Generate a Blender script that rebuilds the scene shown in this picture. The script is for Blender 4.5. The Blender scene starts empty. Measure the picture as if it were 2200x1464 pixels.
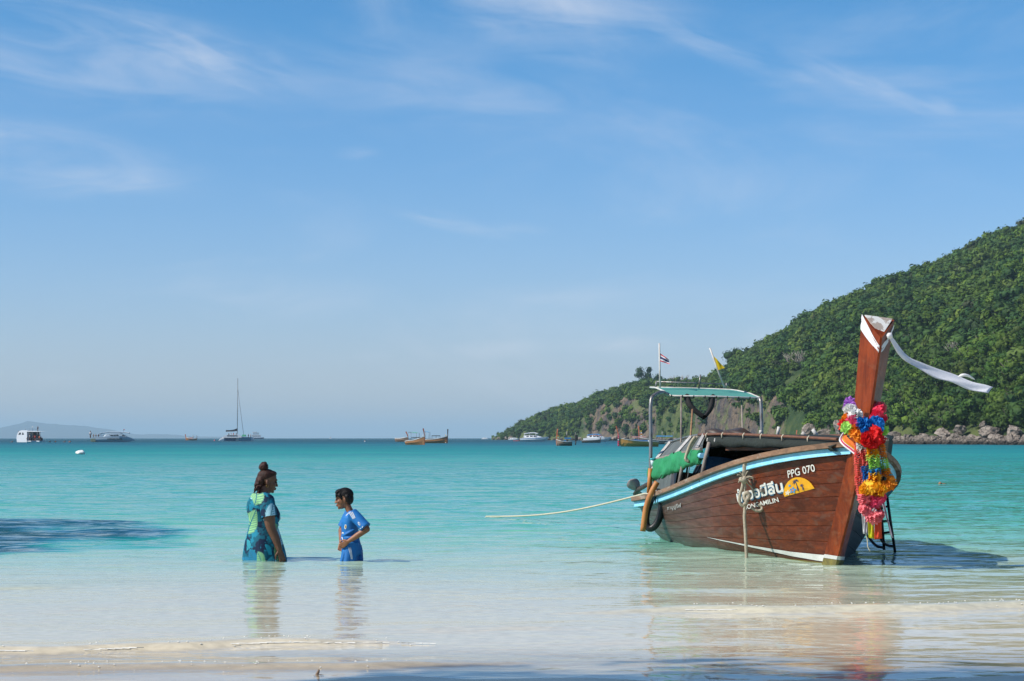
import bpy, bmesh, math, random
import numpy as np
from mathutils import Vector, Matrix, Quaternion, noise
R = math.radians
random.seed(7); rng = np.random.default_rng(11)
scene = bpy.context.scene; C = scene.collection

# ------------------------------------------------------------------ camera
CAM_H = 1.30; FPX = 4400.0; PITCH = math.atan(209.5 / FPX)
cam_d = bpy.data.cameras.new('camera'); cam = bpy.data.objects.new('camera', cam_d); C.objects.link(cam)
cam_d.sensor_width = 36; cam_d.lens = 36 * FPX / 2200; cam_d.clip_start = .5; cam_d.clip_end = 120000
cam.location = (0, 0, CAM_H); cam.rotation_euler = (R(90) + PITCH, 0, 0)
scene.camera = cam

# ------------------------------------------------------------------ sky, sun, exposure
SUN_EL, SUN_AZ = R(43), R(253)           # azimuth clockwise from +Y: the sun stands to the left
sd = Vector((math.sin(SUN_AZ) * math.cos(SUN_EL), math.cos(SUN_AZ) * math.cos(SUN_EL), math.sin(SUN_EL)))
sun_l = bpy.data.lights.new('sun', 'SUN'); sun_l.energy = 4.7; sun_l.angle = R(.53); sun_l.color = (1, .955, .88)
sun = bpy.data.objects.new('sun', sun_l); C.objects.link(sun)
sun.rotation_euler = sd.to_track_quat('Z', 'Y').to_euler(); sun.location = (-40, 0, 40)
scene.view_settings.view_transform = 'Standard'; scene.view_settings.look = 'None'
scene.view_settings.exposure = .28; scene.view_settings.gamma = 1; scene.view_settings.use_curve_mapping = False
scene.render.engine = 'CYCLES'
cy = scene.cycles
cy.use_denoising = True; cy.max_bounces = 8; cy.diffuse_bounces = 3; cy.glossy_bounces = 3
cy.transparent_max_bounces = 16; cy.transmission_bounces = 3; cy.volume_bounces = 0
cy.caustics_reflective = False; cy.caustics_refractive = False; cy.sample_clamp_indirect = 6
try: cy.denoiser = 'OPENIMAGEDENOISE'; cy.denoising_prefilter = 'ACCURATE'
except Exception: pass

class NT:
    """small helper for node trees"""
    def __init__(s, tree): s.t = tree; s.n = tree.nodes; s.l = tree.links
    def node(s, typ, **kw):
        nd = s.n.new(typ)
        for k, v in kw.items(): setattr(nd, k, v)
        return nd
    def put(s, sock, v):
        if isinstance(v, bpy.types.NodeSocket): s.l.new(v, sock)
        elif v is not None:
            if hasattr(sock.default_value, '__len__') and not isinstance(v, (tuple, list)): v = (v,) * len(sock.default_value)
            if isinstance(v, (tuple, list)) and len(v) == 3 and len(sock.default_value) == 4: v = (*v, 1)
            sock.default_value = v
    def math(s, op, a, b=None, c=None, clamp=False):
        nd = s.node('ShaderNodeMath', operation=op, use_clamp=clamp)
        for i, v in enumerate((a, b, c)):
            if v is not None: s.put(nd.inputs[i], v)
        return nd.outputs[0]
    def vmath(s, op, a, b=None, sc=None):
        nd = s.node('ShaderNodeVectorMath', operation=op)
        s.put(nd.inputs[0], a)
        if b is not None: s.put(nd.inputs[1], b)
        if sc is not None: s.put(nd.inputs['Scale'], sc)
        return nd.outputs['Value'] if op in ('DOT_PRODUCT', 'LENGTH', 'DISTANCE') else nd.outputs['Vector']
    def mix(s, f, a, b, mode='MIX'):
        nd = s.node('ShaderNodeMix', data_type='RGBA', blend_type=mode)
        s.put(nd.inputs[0], f); s.put(nd.inputs[6], a); s.put(nd.inputs[7], b)
        return nd.outputs[2]
    def noise(s, vec, scale, detail=4, rough=.55, dist=0.0):
        nd = s.node('ShaderNodeTexNoise')
        if vec is not None: s.l.new(vec, nd.inputs['Vector'])
        s.put(nd.inputs['Scale'], scale); s.put(nd.inputs['Detail'], detail); s.put(nd.inputs['Roughness'], rough); s.put(nd.inputs['Distortion'], dist)
        return nd.outputs['Fac']
    def ramp(s, f, stops, interp='LINEAR'):
        nd = s.node('ShaderNodeValToRGB'); cr = nd.color_ramp; cr.interpolation = interp
        while len(cr.elements) < len(stops): cr.elements.new(.5)
        for e, (p, c) in zip(cr.elements, stops):
            e.position = p; e.color = (c, c, c, 1) if isinstance(c, (int, float)) else (*c, 1)
        s.l.new(f, nd.inputs[0]); return nd.outputs[0]
    def mapr(s, v, a, b, c=0.0, d=1.0, smooth=True):
        nd = s.node('ShaderNodeMapRange', interpolation_type='SMOOTHSTEP' if smooth else 'LINEAR')
        for i, x in enumerate((v, a, b, c, d)): s.put(nd.inputs[i], x)
        return nd.outputs[0]
    def attr(s, name, out='Vector'):
        return s.node('ShaderNodeAttribute', attribute_name=name).outputs[out]
    def scale_vec(s, v, k): return s.vmath('MULTIPLY', v, k)
    def bump(s, h, strength=.3, dist=.01, normal=None):
        nd = s.node('ShaderNodeBump'); s.put(nd.inputs['Strength'], strength); s.put(nd.inputs['Distance'], dist); s.l.new(h, nd.inputs['Height'])
        if normal is not None: s.l.new(normal, nd.inputs['Normal'])
        return nd.outputs[0]

world = bpy.data.worlds.new('World'); scene.world = world; world.use_nodes = True
w = NT(world.node_tree); w.n.clear()
wout = w.node('ShaderNodeOutputWorld'); wbg = w.node('ShaderNodeBackground'); w.l.new(wbg.outputs[0], wout.inputs[0])
sky = w.node('ShaderNodeTexSky', sky_type='NISHITA'); sky.sun_disc = False
sky.sun_elevation = SUN_EL; sky.sun_rotation = SUN_AZ; sky.altitude = 0; sky.air_density = 1.0; sky.dust_density = .35; sky.ozone_density = 3.0
wbg.inputs['Strength'].default_value = .10
tc = w.node('ShaderNodeTexCoord'); dirv = w.vmath('NORMALIZE', tc.outputs['Generated'])
sx = w.node('ShaderNodeSeparateXYZ'); w.l.new(dirv, sx.inputs[0])
azi = w.math('ARCTAN2', sx.outputs[0], sx.outputs[1]); ele = w.math('ARCSINE', sx.outputs[2])
# the clear sky: even change from hazy horizon to zenith
tint = w.ramp(w.mapr(ele, 0, 1.0, smooth=False), [(0, (.86, .88, 1.14)), (.035, (.77, .84, 1.12)), (.08, (.67, .835, 1.12)), (.2, (.36, .79, 1.09)), (.5, (.44, .70, .92)), (1, (.52, .68, .84))])
base = w.mix(1.0, sky.outputs[0], tint, 'MULTIPLY')
def px_dir(px, py): return (px - 1100) / FPX, math.atan2(941 - py, FPX)
cvec = w.node('ShaderNodeCombineXYZ'); w.put(cvec.inputs[0], azi); w.put(cvec.inputs[1], ele)
def wisp(px, py, rx, ry, rot, amt, scale=22, stretch=5):
    a0, e0 = px_dir(px, py)
    mp = w.node('ShaderNodeMapping', vector_type='TEXTURE'); w.l.new(cvec.outputs[0], mp.inputs[0])
    mp.inputs['Location'].default_value = (a0, e0, 0); mp.inputs['Rotation'].default_value = (0, 0, R(rot)); mp.inputs['Scale'].default_value = (rx / FPX, ry / FPX, 1)
    ln = w.vmath('LENGTH', mp.outputs[0]); m = w.mapr(ln, 1.0, .05, 0, 1)
    st = w.vmath('MULTIPLY', mp.outputs[0], (rx / FPX * scale, ry / FPX * scale * stretch, 1))
    st = w.vmath('ADD', st, (px * .013, py * .017, rot))
    n = w.noise(st, 1.0, 5, .54, .6)
    return w.math('MULTIPLY', w.math('MULTIPLY', m, w.mapr(n, .26, .80)), amt * .82)
WISPS = [(120, 110, 700, 190, -8, .50, 14, 4), (440, 120, 330, 85, -16, .42, 26, 5), (60, 340, 480, 100, -8, .58, 16, 4), (230, 405, 260, 40, 6, .32, 26, 6),
         (1180, 5, 480, 150, -4, .62, 14, 4), (1560, 105, 330, 45, -21, .34, 26, 5), (1860, 190, 260, 32, -24, .30, 28, 6), (2010, 240, 60, 26, -20, .3, 40, 2),
         (980, 190, 720, 150, -6, .34, 12, 4), (960, 475, 170, 26, -12, .34, 30, 5), (1090, 495, 130, 26, 0, .2, 30, 5), (600, 640, 320, 70, 0, .34, 14, 3), (1180, 640, 300, 40, 0, .2, 14, 4),
         (1080, 750, 190, 30, 3, .55, 30, 2), (1340, 742, 170, 28, 0, .42, 30, 2), (1060, 1010, 10, 5, 0, .0, 30, 2), (800, 765, 60, 18, 0, .22, 40, 2), (130, 820, 80, 26, 0, .22, 40, 2), (1640, 725, 60, 26, 0, .32, 40, 2), (770, 328, 70, 22, 0, .22, 30, 3),
         (2500, 60, 500, 120, -15, .4, 20, 5), (-500, 200, 600, 140, -8, .4, 20, 5), (3300, 300, 700, 130, 8, .35, 18, 5), (-1500, 420, 700, 120, 4, .35, 18, 5)]
cl = None
for q in WISPS:
    v = wisp(*q); cl = v if cl is None else w.math('ADD', cl, v)
gen = w.noise(w.vmath('MULTIPLY', dirv, (3.0, 3.0, 9.0)), 1.6, 7, .6, .8)
cl = w.math('ADD', cl, w.math('MULTIPLY', w.mapr(gen, .5, .8), .22)); cl = w.math('MINIMUM', cl, .85)
w.l.new(w.mix(cl, base, (6.4, 6.7, 7.4)), wbg.inputs['Color'])

# ------------------------------------------------------------------ helpers: materials
MATS = {}
def new_mat(name):
    m = bpy.data.materials.new(name); m.use_nodes = True; t = NT(m.node_tree); t.n.clear()
    out = t.node('ShaderNodeOutputMaterial'); MATS[name] = m
    return m, t, out
def pbsdf(t, col, rough=.6, spec=.4, normal=None, **kw):
    b = t.node('ShaderNodeBsdfPrincipled'); t.put(b.inputs['Base Color'], col); t.put(b.inputs['Roughness'], rough); t.put(b.inputs['Specular IOR Level'], spec)
    if normal is not None: t.l.new(normal, b.inputs['Normal'])
    for k, v in kw.items(): t.put(b.inputs[k.replace('_', ' ')], v)
    return b
def mat(name, col, rough=.6, col2=None, nscale=8, stretch=(1, 1, 1), spec=.4, bump=.15, metallic=0.0, lo=.35, hi=.7, rnd=0.0, trans=0.0, bdist=.01):
    """procedural colour varied by noise in the thing's own coordinates"""
    if name in MATS: return MATS[name]
    m, t, out = new_mat(name)
    v = t.scale_vec(t.attr('loc'), stretch)
    n = t.noise(v, nscale, 6, .6, .3)
    c2 = col2 or tuple(c * .72 for c in col)
    c = t.mix(t.mapr(n, lo, hi), c2, col)
    n2 = t.noise(v, nscale * 6, 3, .6)
    c = t.mix(.25, c, t.mix(n2, tuple(x * .6 for x in col), tuple(min(1, x * 1.25) for x in col)))
    if rnd:
        oi = t.node('ShaderNodeObjectInfo'); k = t.mapr(oi.outputs['Random'], 0, 1, 1 - rnd, 1 + rnd, smooth=False)
        c = t.vmath('SCALE', c, sc=k)
    b = pbsdf(t, c, rough, spec, t.bump(n2, bump, bdist), Metallic=metallic)
    if trans:
        tr = t.node('ShaderNodeBsdfTranslucent'); t.put(tr.inputs[0], c); mx = t.node('ShaderNodeMixShader'); t.put(mx.inputs[0], trans)
        t.l.new(b.outputs[0], mx.inputs[1]); t.l.new(tr.outputs[0], mx.inputs[2]); t.l.new(mx.outputs[0], out.inputs[0])
    else: t.l.new(b.outputs[0], out.inputs[0])
    return m
def wood(name, col, col2, rough=.4, wear=None, wear_amt=.0, grain=(1.2, 14, 22), spec=.4, rnd=.12, fade=None):
    m, t, out = new_mat(name)
    v = t.attr('loc'); oi = t.node('ShaderNodeObjectInfo')
    vv = t.vmath('ADD', v, t.vmath('SCALE', (7.3, 3.1, 5.7), sc=oi.outputs['Random']))
    g = t.noise(t.scale_vec(vv, grain), 1.6, 7, .65, .6)
    big = t.noise(t.scale_vec(vv, (.7, 2.5, 2.5)), 1.3, 5, .6, .4)
    c = t.mix(t.mapr(g, .32, .72), col2, col)
    c = t.mix(t.mapr(big, .42, .72, 0, .6), c, tuple(x * .42 for x in col2))
    k = t.mapr(oi.outputs['Random'], 0, 1, 1 - rnd, 1 + rnd, smooth=False); c = t.vmath('SCALE', c, sc=k)
    if fade:                                      # timber weathers grey-brown towards the stern
        sx0 = t.node('ShaderNodeSeparateXYZ'); t.l.new(v, sx0.inputs[0]); ln_ = t.math('ADD', sx0.outputs[0], t.math('MULTIPLY', big, 3.0))
        c = t.mix(t.mapr(ln_, .2, -4.2, 0, .85), c, t.mix(t.mapr(g, .3, .7), tuple(x * .6 for x in fade), fade))
    if fade:                                      # grime and weed towards the waterline, pale scuffs along the grain
        zl = t.math('ADD', sx0.outputs[2], t.math('MULTIPLY', big, .22)); c = t.mix(t.mapr(zl, .20, .02, 0, .8), c, (.045, .040, .026))
        sc_ = t.noise(t.scale_vec(vv, (3, 26, 40)), 2.0, 4, .7, .2); c = t.mix(t.mapr(sc_, .665, .70, 0, .55), c, (.30, .22, .17))
    if wear:
        wn = t.noise(t.scale_vec(vv, (1, 3, 3)), 3.2, 8, .68, .5)
        c = t.mix(t.math('MULTIPLY', t.mapr(wn, .52, .66), wear_amt), c, wear)
    t.l.new(pbsdf(t, c, t.mapr(g, .2, .8, rough + .12, rough - .08), spec, t.bump(g, .25, .006)).outputs[0], out.inputs[0])
    return m

# ------------------------------------------------------------------ helpers: meshes
def unit(v): v = Vector(v); return v.normalized() if v.length > 1e-9 else Vector((0, 0, 1))
class MB:
    """collects shapes, then links them as one mesh object"""
    def __init__(s): s.v = []; s.f = []; s.sm = []
    def add(s, vs, fs, smooth=False):
        o = len(s.v); s.v += [tuple(p) for p in vs]; s.f += [tuple(i + o for i in f) for f in fs]; s.sm += [smooth] * len(fs); return s
    def box(s, c, size, rot=None, taper=1.0):
        hx, hy, hz = (k / 2 for k in size); vs = []
        for z in (-1, 1):
            k = taper if z > 0 else 1
            for x, y in ((-1, -1), (1, -1), (1, 1), (-1, 1)): vs.append(Vector((x * hx * k, y * hy * k, z * hz)))
        if rot is not None: vs = [rot @ p for p in vs]
        return s.add([p + Vector(c) for p in vs], [(0, 3, 2, 1), (4, 5, 6, 7), (0, 1, 5, 4), (1, 2, 6, 5), (2, 3, 7, 6), (3, 0, 4, 7)])
    def bar(s, a, b, wd, ht, up=(0, 0, 1)):
        a, b = Vector(a), Vector(b); d = (b - a).normalized(); sd_ = d.cross(Vector(up)).normalized(); u = sd_.cross(d)
        vs = [p + sd_ * (i * wd / 2) + u * (j * ht / 2) for p in (a, b) for i, j in ((-1, -1), (1, -1), (1, 1), (-1, 1))]
        return s.add(vs, [(0, 1, 2, 3), (7, 6, 5, 4), (0, 4, 5, 1), (1, 5, 6, 2), (2, 6, 7, 3), (3, 7, 4, 0)])
    def tube(s, pts, r, seg=8, cap=True):
        pts = [Vector(p) for p in pts]; n = len(pts); rs = r if hasattr(r, '__len__') else [r] * n
        rings = []; prev = None
        for i, p in enumerate(pts):
            d = unit(pts[min(i + 1, n - 1)] - pts[max(i - 1, 0)])
            if prev is None: a = d.orthogonal().normalized()
            else: a = (prev - d * prev.dot(d)); a = a.normalized() if a.length > 1e-6 else d.orthogonal().normalized()
            prev = a; b = d.cross(a)
            rings.append([p + (a * math.cos(2 * math.pi * k / seg) + b * math.sin(2 * math.pi * k / seg)) * rs[i] for k in range(seg)])
        return s.loft(rings, cap, True)
    def loft(s, rings, cap=True, smooth=True, closed=True):
        n = len(rings[0]); vs = [p for r in rings for p in r]; fs = []
        for i in range(len(rings) - 1):
            for k in range(n if closed else n - 1):
                k2 = (k + 1) % n; fs.append((i * n + k, i * n + k2, (i + 1) * n + k2, (i + 1) * n + k))
        o = len(s.v); s.add(vs, fs, smooth)
        if cap and closed: s.add([], [tuple(o + k for k in reversed(range(n))), tuple(o + (len(rings) - 1) * n + k for k in range(n))]) if False else s._cap(o, n, len(rings))
        return s
    def _cap(s, o, n, m):
        s.f += [tuple(o + k for k in reversed(range(n))), tuple(o + (m - 1) * n + k for k in range(n))]; s.sm += [False, False]
    def blob(s, c, r, sub=2, jitter=0.0, seed=0, rot=None):
        bm = bmesh.new(); bmesh.ops.create_icosphere(bm, subdivisions=sub, radius=1)
        rr = r if hasattr(r, '__len__') else (r, r, r); vs = []
        for v in bm.verts:
            k = 1 + jitter * noise.noise(v.co * 1.7 + Vector((seed * 3.1, seed * 1.7, seed))) if jitter else 1
            q = Vector((v.co.x * rr[0], v.co.y * rr[1], v.co.z * rr[2])) * k
            if rot is not None: q = rot @ q
            vs.append(q + Vector(c))
        fs = [tuple(v.index for v in f.verts) for f in bm.faces]; bm.free()
        return s.add(vs, fs, True)
    def mesh(s, name, m, xf=None, base=None):
        me = bpy.data.meshes.new(name); vs = [Vector(p) for p in s.v]; loc = [tuple(p) for p in vs]
        if xf is not None: vs = [xf(p) for p in vs]
        if base is not None: vs = [Vector(p) - base for p in vs]
        me.from_pydata([tuple(p) for p in vs], [], s.f)
        me.polygons.foreach_set('use_smooth', s.sm)
        at = me.attributes.new('loc', 'FLOAT_VECTOR', 'POINT'); at.data.foreach_set('vector', np.array(loc, dtype=np.float32).ravel())
        if m: me.materials.append(MATS[m] if isinstance(m, str) else m)
        me.update(); return me
    def build(s, name, m, parent=None, xf=None, base=None, label=None):
        if base is None and parent is not None: base = root_base(parent)
        o = bpy.data.objects.new(name, s.mesh(name, m, xf, base)); C.objects.link(o)
        if parent is not None: o.parent = parent
        elif base is not None: o.location = base
        if label: o['label'] = label
        return o
def root_base(o):
    while o.parent is not None: o = o.parent
    return Vector(o.location)
def tag(o, label=None, cat=None, group=None, kind=None):
    if label: o['label'] = label
    if cat: o['category'] = cat
    if group: o['group'] = group
    if kind: o['kind'] = kind
    return o
def thing(name, label, cat, base=(0, 0, 0), group=None):
    o = bpy.data.objects.new(name, None); C.objects.link(o); o.location = base; o.empty_display_size = .1
    return tag(o, label, cat, group)
def copy_tree(o, parent=None):
    c = o.copy(); C.objects.link(c); c.parent = parent
    for k in ('label',):
        pass
    for ch in list(o.children): copy_tree(ch, c)
    return c
def spline(pts, n):
    """smooth curve through points (Catmull-Rom)"""
    P = [Vector(p) for p in pts]; P = [P[0] * 2 - P[1]] + P + [P[-1] * 2 - P[-2]]; out = []; m = len(P) - 3
    for i in range(n + 1):
        u = i / n * m; k = min(int(u), m - 1); t = u - k; a, b, c, d = P[k:k + 4]
        out.append(.5 * ((2 * b) + (c - a) * t + (2 * a - 5 * b + 4 * c - d) * t * t + (3 * b - a - 3 * c + d) * t ** 3))
    return out
def lerp_tab(tab, x):
    if x <= tab[0][0]: return tab[0][1]
    for (a, va), (b, vb) in zip(tab, tab[1:]):
        if x <= b: return va + (vb - va) * (x - a) / (b - a)
    return tab[-1][1]
def at(px, py, D):
    """point at forward distance D seen in the direction of photo pixel px, py"""
    v = (732 - py) / FPX; dy = math.cos(PITCH) - v * math.sin(PITCH); dz = math.sin(PITCH) + v * math.cos(PITCH); k = D / dy
    return Vector(((px - 1100) / FPX * k, D, CAM_H + dz * k))
def on_water(px, py):
    v = (732 - py) / FPX; dy = math.cos(PITCH) - v * math.sin(PITCH); dz = math.sin(PITCH) + v * math.cos(PITCH); k = -CAM_H / dz
    return Vector(((px - 1100) / FPX * k, dy * k, 0))

# ------------------------------------------------------------------ the sea bed and beach
SHORE = 11.05
def bed_np(x, y):
    s = y - SHORE - .02 * x
    d = np.where(s < 0, s * .055, np.where(s < 26, s * .040 + s * s * .00046, 1.35 + (s - 26) * .030))
    d = np.where(d > 2.6, 2.6 + (d - 2.6) * .35, d)
    e = ((x + 9.6) / 5.15) ** 2 + ((y - 27.2 + .25 * np.sin(x * 1.7)) / 6.3) ** 2 + .16 * np.sin(x * 2.3 + y * .8) + .12 * np.sin(x * .9 - y * 1.9)
    d = d + 10 * np.clip((1.12 - e) * 1.5, 0, 1) ** 1.7                     # bed sunk off the left of the beach to darken the water
    d = d + .03 * np.sin(s * .9 + x * .25) * np.clip(s / 6, 0, 1) * np.clip(2 - d, 0, 1)
    return -np.minimum(d, 30)
def grid_mesh(name, X, Y, Z, m, attrs=None, smooth=True):
    ny, nx = X.shape; me = bpy.data.meshes.new(name)
    co = np.stack([X, Y, Z], -1).reshape(-1, 3).astype(np.float32)
    idx = np.arange(ny * nx).reshape(ny, nx)
    q = np.stack([idx[:-1, :-1], idx[:-1, 1:], idx[1:, 1:], idx[1:, :-1]], -1).reshape(-1, 4)
    me.vertices.add(len(co)); me.vertices.foreach_set('co', co.ravel())
    me.loops.add(q.size); me.loops.foreach_set('vertex_index', q.ravel().astype(np.int32))
    me.polygons.add(len(q)); me.polygons.foreach_set('loop_start', (np.arange(len(q)) * 4).astype(np.int32)); me.polygons.foreach_set('loop_total', np.full(len(q), 4, np.int32))
    me.polygons.foreach_set('use_smooth', np.full(len(q), smooth))
    a = me.attributes.new('loc', 'FLOAT_VECTOR', 'POINT'); a.data.foreach_set('vector', co.ravel())
    for k, v in (attrs or {}).items():
        a = me.attributes.new(k, 'FLOAT', 'POINT'); a.data.foreach_set('value', v.astype(np.float32).ravel())
    if m: me.materials.append(MATS[m])
    me.update(calc_edges=True); me.validate()
    o = bpy.data.objects.new(name, me); C.objects.link(o); return o

m, t, out = new_mat('sand')
v = t.attr('loc'); n1 = t.noise(t.scale_vec(v, (.5, 1.6, 1)), 1.2, 6, .6, .5); n2 = t.noise(v, 60, 3, .7)
c = t.mix(t.mapr(n1, .3, .7), (.74, .62, .44), (.88, .76, .56)); c = t.mix(.3, c, t.mix(n2, (.45, .38, .28), (.90, .81, .66)))
sx_ = t.node('ShaderNodeSeparateXYZ'); t.l.new(v, sx_.inputs[0])
wet = t.mapr(sx_.outputs[2], .015, .09, 1, 0)
c = t.mix(t.math('MULTIPLY', wet, .22), c, (.40, .33, .25))
t.l.new(pbsdf(t, c, t.mapr(wet, 0, 1, .9, .35), .4, t.bump(n2, .15, .003)).outputs[0], out.inputs[0])

yy = np.concatenate([np.linspace(-14, 8, 12), np.linspace(8.4, 40, 160), np.geomspace(41, 600, 40), [900, 2000, 6000, 45000]])
uu = np.concatenate([np.linspace(-1, -.36, 8)[:-1], np.linspace(-.36, .36, 120), np.linspace(.36, 1, 8)[1:]])
Yg = np.repeat(yy[:, None], len(uu), 1); Xg = uu[None, :] * np.maximum(Yg, 14) * 1.35
Zg = bed_np(Xg, Yg)
Zg = Zg + np.where(np.abs(Yg - SHORE) < 5, .006 * np.sin(Xg * 2.1 + Yg * 3) + .004 * np.sin(Xg * 5.3 - Yg * 4), 0)
tag(grid_mesh('beach_sand', Xg, Yg, Zg, 'sand'), kind='structure')

# ------------------------------------------------------------------ the sea
m, t, out = new_mat('sea_water')
v = t.attr('loc'); dep = t.attr('depth', 'Fac'); dist = t.attr('dist', 'Fac')
big = t.noise(t.scale_vec(v, (.02, .045, 0)), 1, 5, .6, .4); mid = t.noise(t.scale_vec(v, (.12, .3, 0)), 1, 5, .6, .4)
dd = t.math('MULTIPLY', dep, t.mapr(mid, .25, .75, .85, 1.15, smooth=False)); dd = t.math('MULTIPLY', dd, t.mapr(big, .3, .7, .85, 1.15, smooth=False))
body = t.ramp(t.mapr(dd, 0, 10, smooth=False), [(0, (.78, .66, .48)), (.018, (.70, .63, .46)), (.038, (.52, .61, .46)), (.062, (.28, .56, .42)), (.10, (.115, .49, .36)), (.15, (.062, .42, .335)), (.24, (.028, .36, .30)), (.38, (.016, .255, .265)), (.65, (.008, .13, .185)), (1, (.003, .07, .095))])
sn = t.noise(t.scale_vec(v, (9, 14, 1)), 1, 3, .6); body = t.mix(.22, body, t.mix(t.mapr(sn, .3, .7), (.0, .0, .0), body)); body = t.vmath('SCALE', body, sc=.95)
alpha = t.mapr(dd, .0, .10, .25, 1.0)
# wind ripples: fine ones close by, coarser relief further out
near = t.mapr(dist, 14, 30); far = t.mapr(dist, 40, 220)
r1 = t.noise(t.scale_vec(v, (1.9, 3.0, 1)), 1, 3, .5, .5); r2 = t.noise(t.scale_vec(v, (.55, .95, 1)), 1, 3, .55, .5); r3 = t.noise(t.scale_vec(v, (.14, .32, 1)), 1, 6, .65, .4)
b1 = t.bump(r1, t.mapr(near, 0, 1, .26, .55, smooth=False), .035)
ruffle = t.math('MULTIPLY', t.mapr(dep, 2.0, 4.5), t.mapr(dist, 60, 38))          # stronger ripples over the sunken bed, to darken that patch
b2 = t.bump(r2, t.math('ADD', t.mapr(near, 0, 1, .16, 1.0, smooth=False), t.math('MULTIPLY', ruffle, .9)), .21, b1)
nrm = t.bump(r3, t.math('MULTIPLY', far, .8), .8, b2)
geo = t.node('ShaderNodeNewGeometry')
cosv = t.math('ABSOLUTE', t.vmath('DOT_PRODUCT', nrm, geo.outputs['Incoming']))
cosv = t.math('ADD', cosv, t.mapr(far, 0, 1, .045, .22, smooth=False), clamp=True)
fr = t.math('ADD', .02, t.math('MULTIPLY', .98, t.math('POWER', t.math('SUBTRACT', 1.0, cosv), 5.0)))
dif = t.node('ShaderNodeBsdfDiffuse'); t.put(dif.inputs[0], body)
trp = t.node('ShaderNodeBsdfTransparent'); t.put(trp.inputs[0], t.mix(t.mapr(dd, .15, 1.2, smooth=False), (1, 1, 1), (.62, .93, .84)))
mx = t.node('ShaderNodeMixShader'); t.put(mx.inputs[0], alpha); t.l.new(trp.outputs[0], mx.inputs[1]); t.l.new(dif.outputs[0], mx.inputs[2])
gl = t.node('ShaderNodeBsdfGlossy'); t.put(gl.inputs['Color'], (1, 1, 1)); t.put(gl.inputs['Roughness'], t.mapr(far, 0, 1, .05, .22, smooth=False)); t.l.new(nrm, gl.inputs['Normal'])
mx2 = t.node('ShaderNodeMixShader'); t.put(mx2.inputs[0], fr); t.l.new(mx.outputs[0], mx2.inputs[1]); t.l.new(gl.outputs[0], mx2.inputs[2])
t.l.new(mx2.outputs[0], out.inputs[0])

def swash(x, y, yc, amp, fw, bw):
    s = y - yc; return amp * np.where(s < 0, np.exp(-(s / fw) ** 2), np.exp(-(s / bw) ** 2))
def ridge_right(x): return 15.35 + .10 * (x - 1.5) + .10 * np.sin(x * 1.9) + .05 * np.sin(x * 5.1 + 1)
def ridge_left(x): return 12.62 + .28 * (x + 2.6) + .06 * np.sin(x * 3.1) + .03 * np.sin(x * 8 + 2)
def ridge_foot(x): return 11.55 + .13 * (x + 2.6) + .05 * np.sin(x * 2.6 + 1) + .02 * np.sin(x * 9)
def wave_np(x, y):
    h = np.zeros_like(x); r = np.random.default_rng(5)
    nearf = np.clip((y - 12) / 14, .12, 1)
    for L, a in ((.42, .0022), (.55, .003), (.75, .004), (.95, .005), (1.3, .006), (1.7, .007), (2.4, .009), (3.3, .011), (4.6, .014), (6.5, .017), (9.5, .02), (14, .022)):
        for _ in range(3):
            th = r.normal(0, .42); k = 2 * math.pi / L; ph = r.uniform(0, 6.28)
            env = .55 + .45 * np.sin(x * r.uniform(.1, .35) * 3 / L ** .5 + y * r.uniform(.1, .3) * 2 / L ** .5 + r.uniform(0, 6.28))
            fade = np.clip(1.6 - y / (L * 130), 0, 1)
            p = k * (x * math.sin(th) - y * math.cos(th)) + ph
            h += a * .55 * env * fade * (np.sin(p) + .25 * np.sin(2 * p + .6))
    h *= nearf
    h += swash(x, y, ridge_right(x), .050, .13, .55) * np.clip((x - .2) / 1.4, 0, 1)
    h += swash(x, y, ridge_left(x), .040, .11, .45) * np.clip((-.5 - x) / .8, 0, 1)
    h += swash(x, y, ridge_foot(x), .026, .08, .35) * np.clip((.3 - x) / 1.0, 0, 1)
    for cx, cy, a_ in ((-2.62, 21.85, .007), (-1.7, 21.75, .006), (3.3, 21.0, .006)):          # rings about the waders and the stem
        q = np.hypot(x - cx, (y - cy)); h += a_ * np.sin(q * 15) * np.exp(-q / .75)
    h += swash(x, y, 17.6 + .1 * np.sin(x * 1.3), .022, .2, .6) * np.clip(.5 + .5 * np.sin(x * 1.1 + .5), 0, 1)
    h += swash(x, y, 14.0 + .12 * np.sin(x * 1.7 + 1), .014, .16, .4) * np.clip(.4 + .6 * np.sin(x * 1.4 + 2), 0, 1)
    return h
yy = np.concatenate([np.geomspace(9.2, 170, 760), np.geomspace(173, 3000, 90), [4500, 7000, 12000, 22000, 45000]])
uu = np.concatenate([np.linspace(-1.1, -.30, 26)[:-1], np.linspace(-.30, .30, 560), np.linspace(.30, 1.1, 26)[1:]])
Yg = np.repeat(yy[:, None], len(uu), 1); Xg = uu[None, :] * Yg
Zg = wave_np(Xg, Yg); depth = np.maximum(Zg - bed_np(Xg, Yg), 0)
sea = tag(grid_mesh('sea_water', Xg, Yg, Zg, 'sea_water', dict(depth=depth, dist=Yg)), kind='structure')

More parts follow.
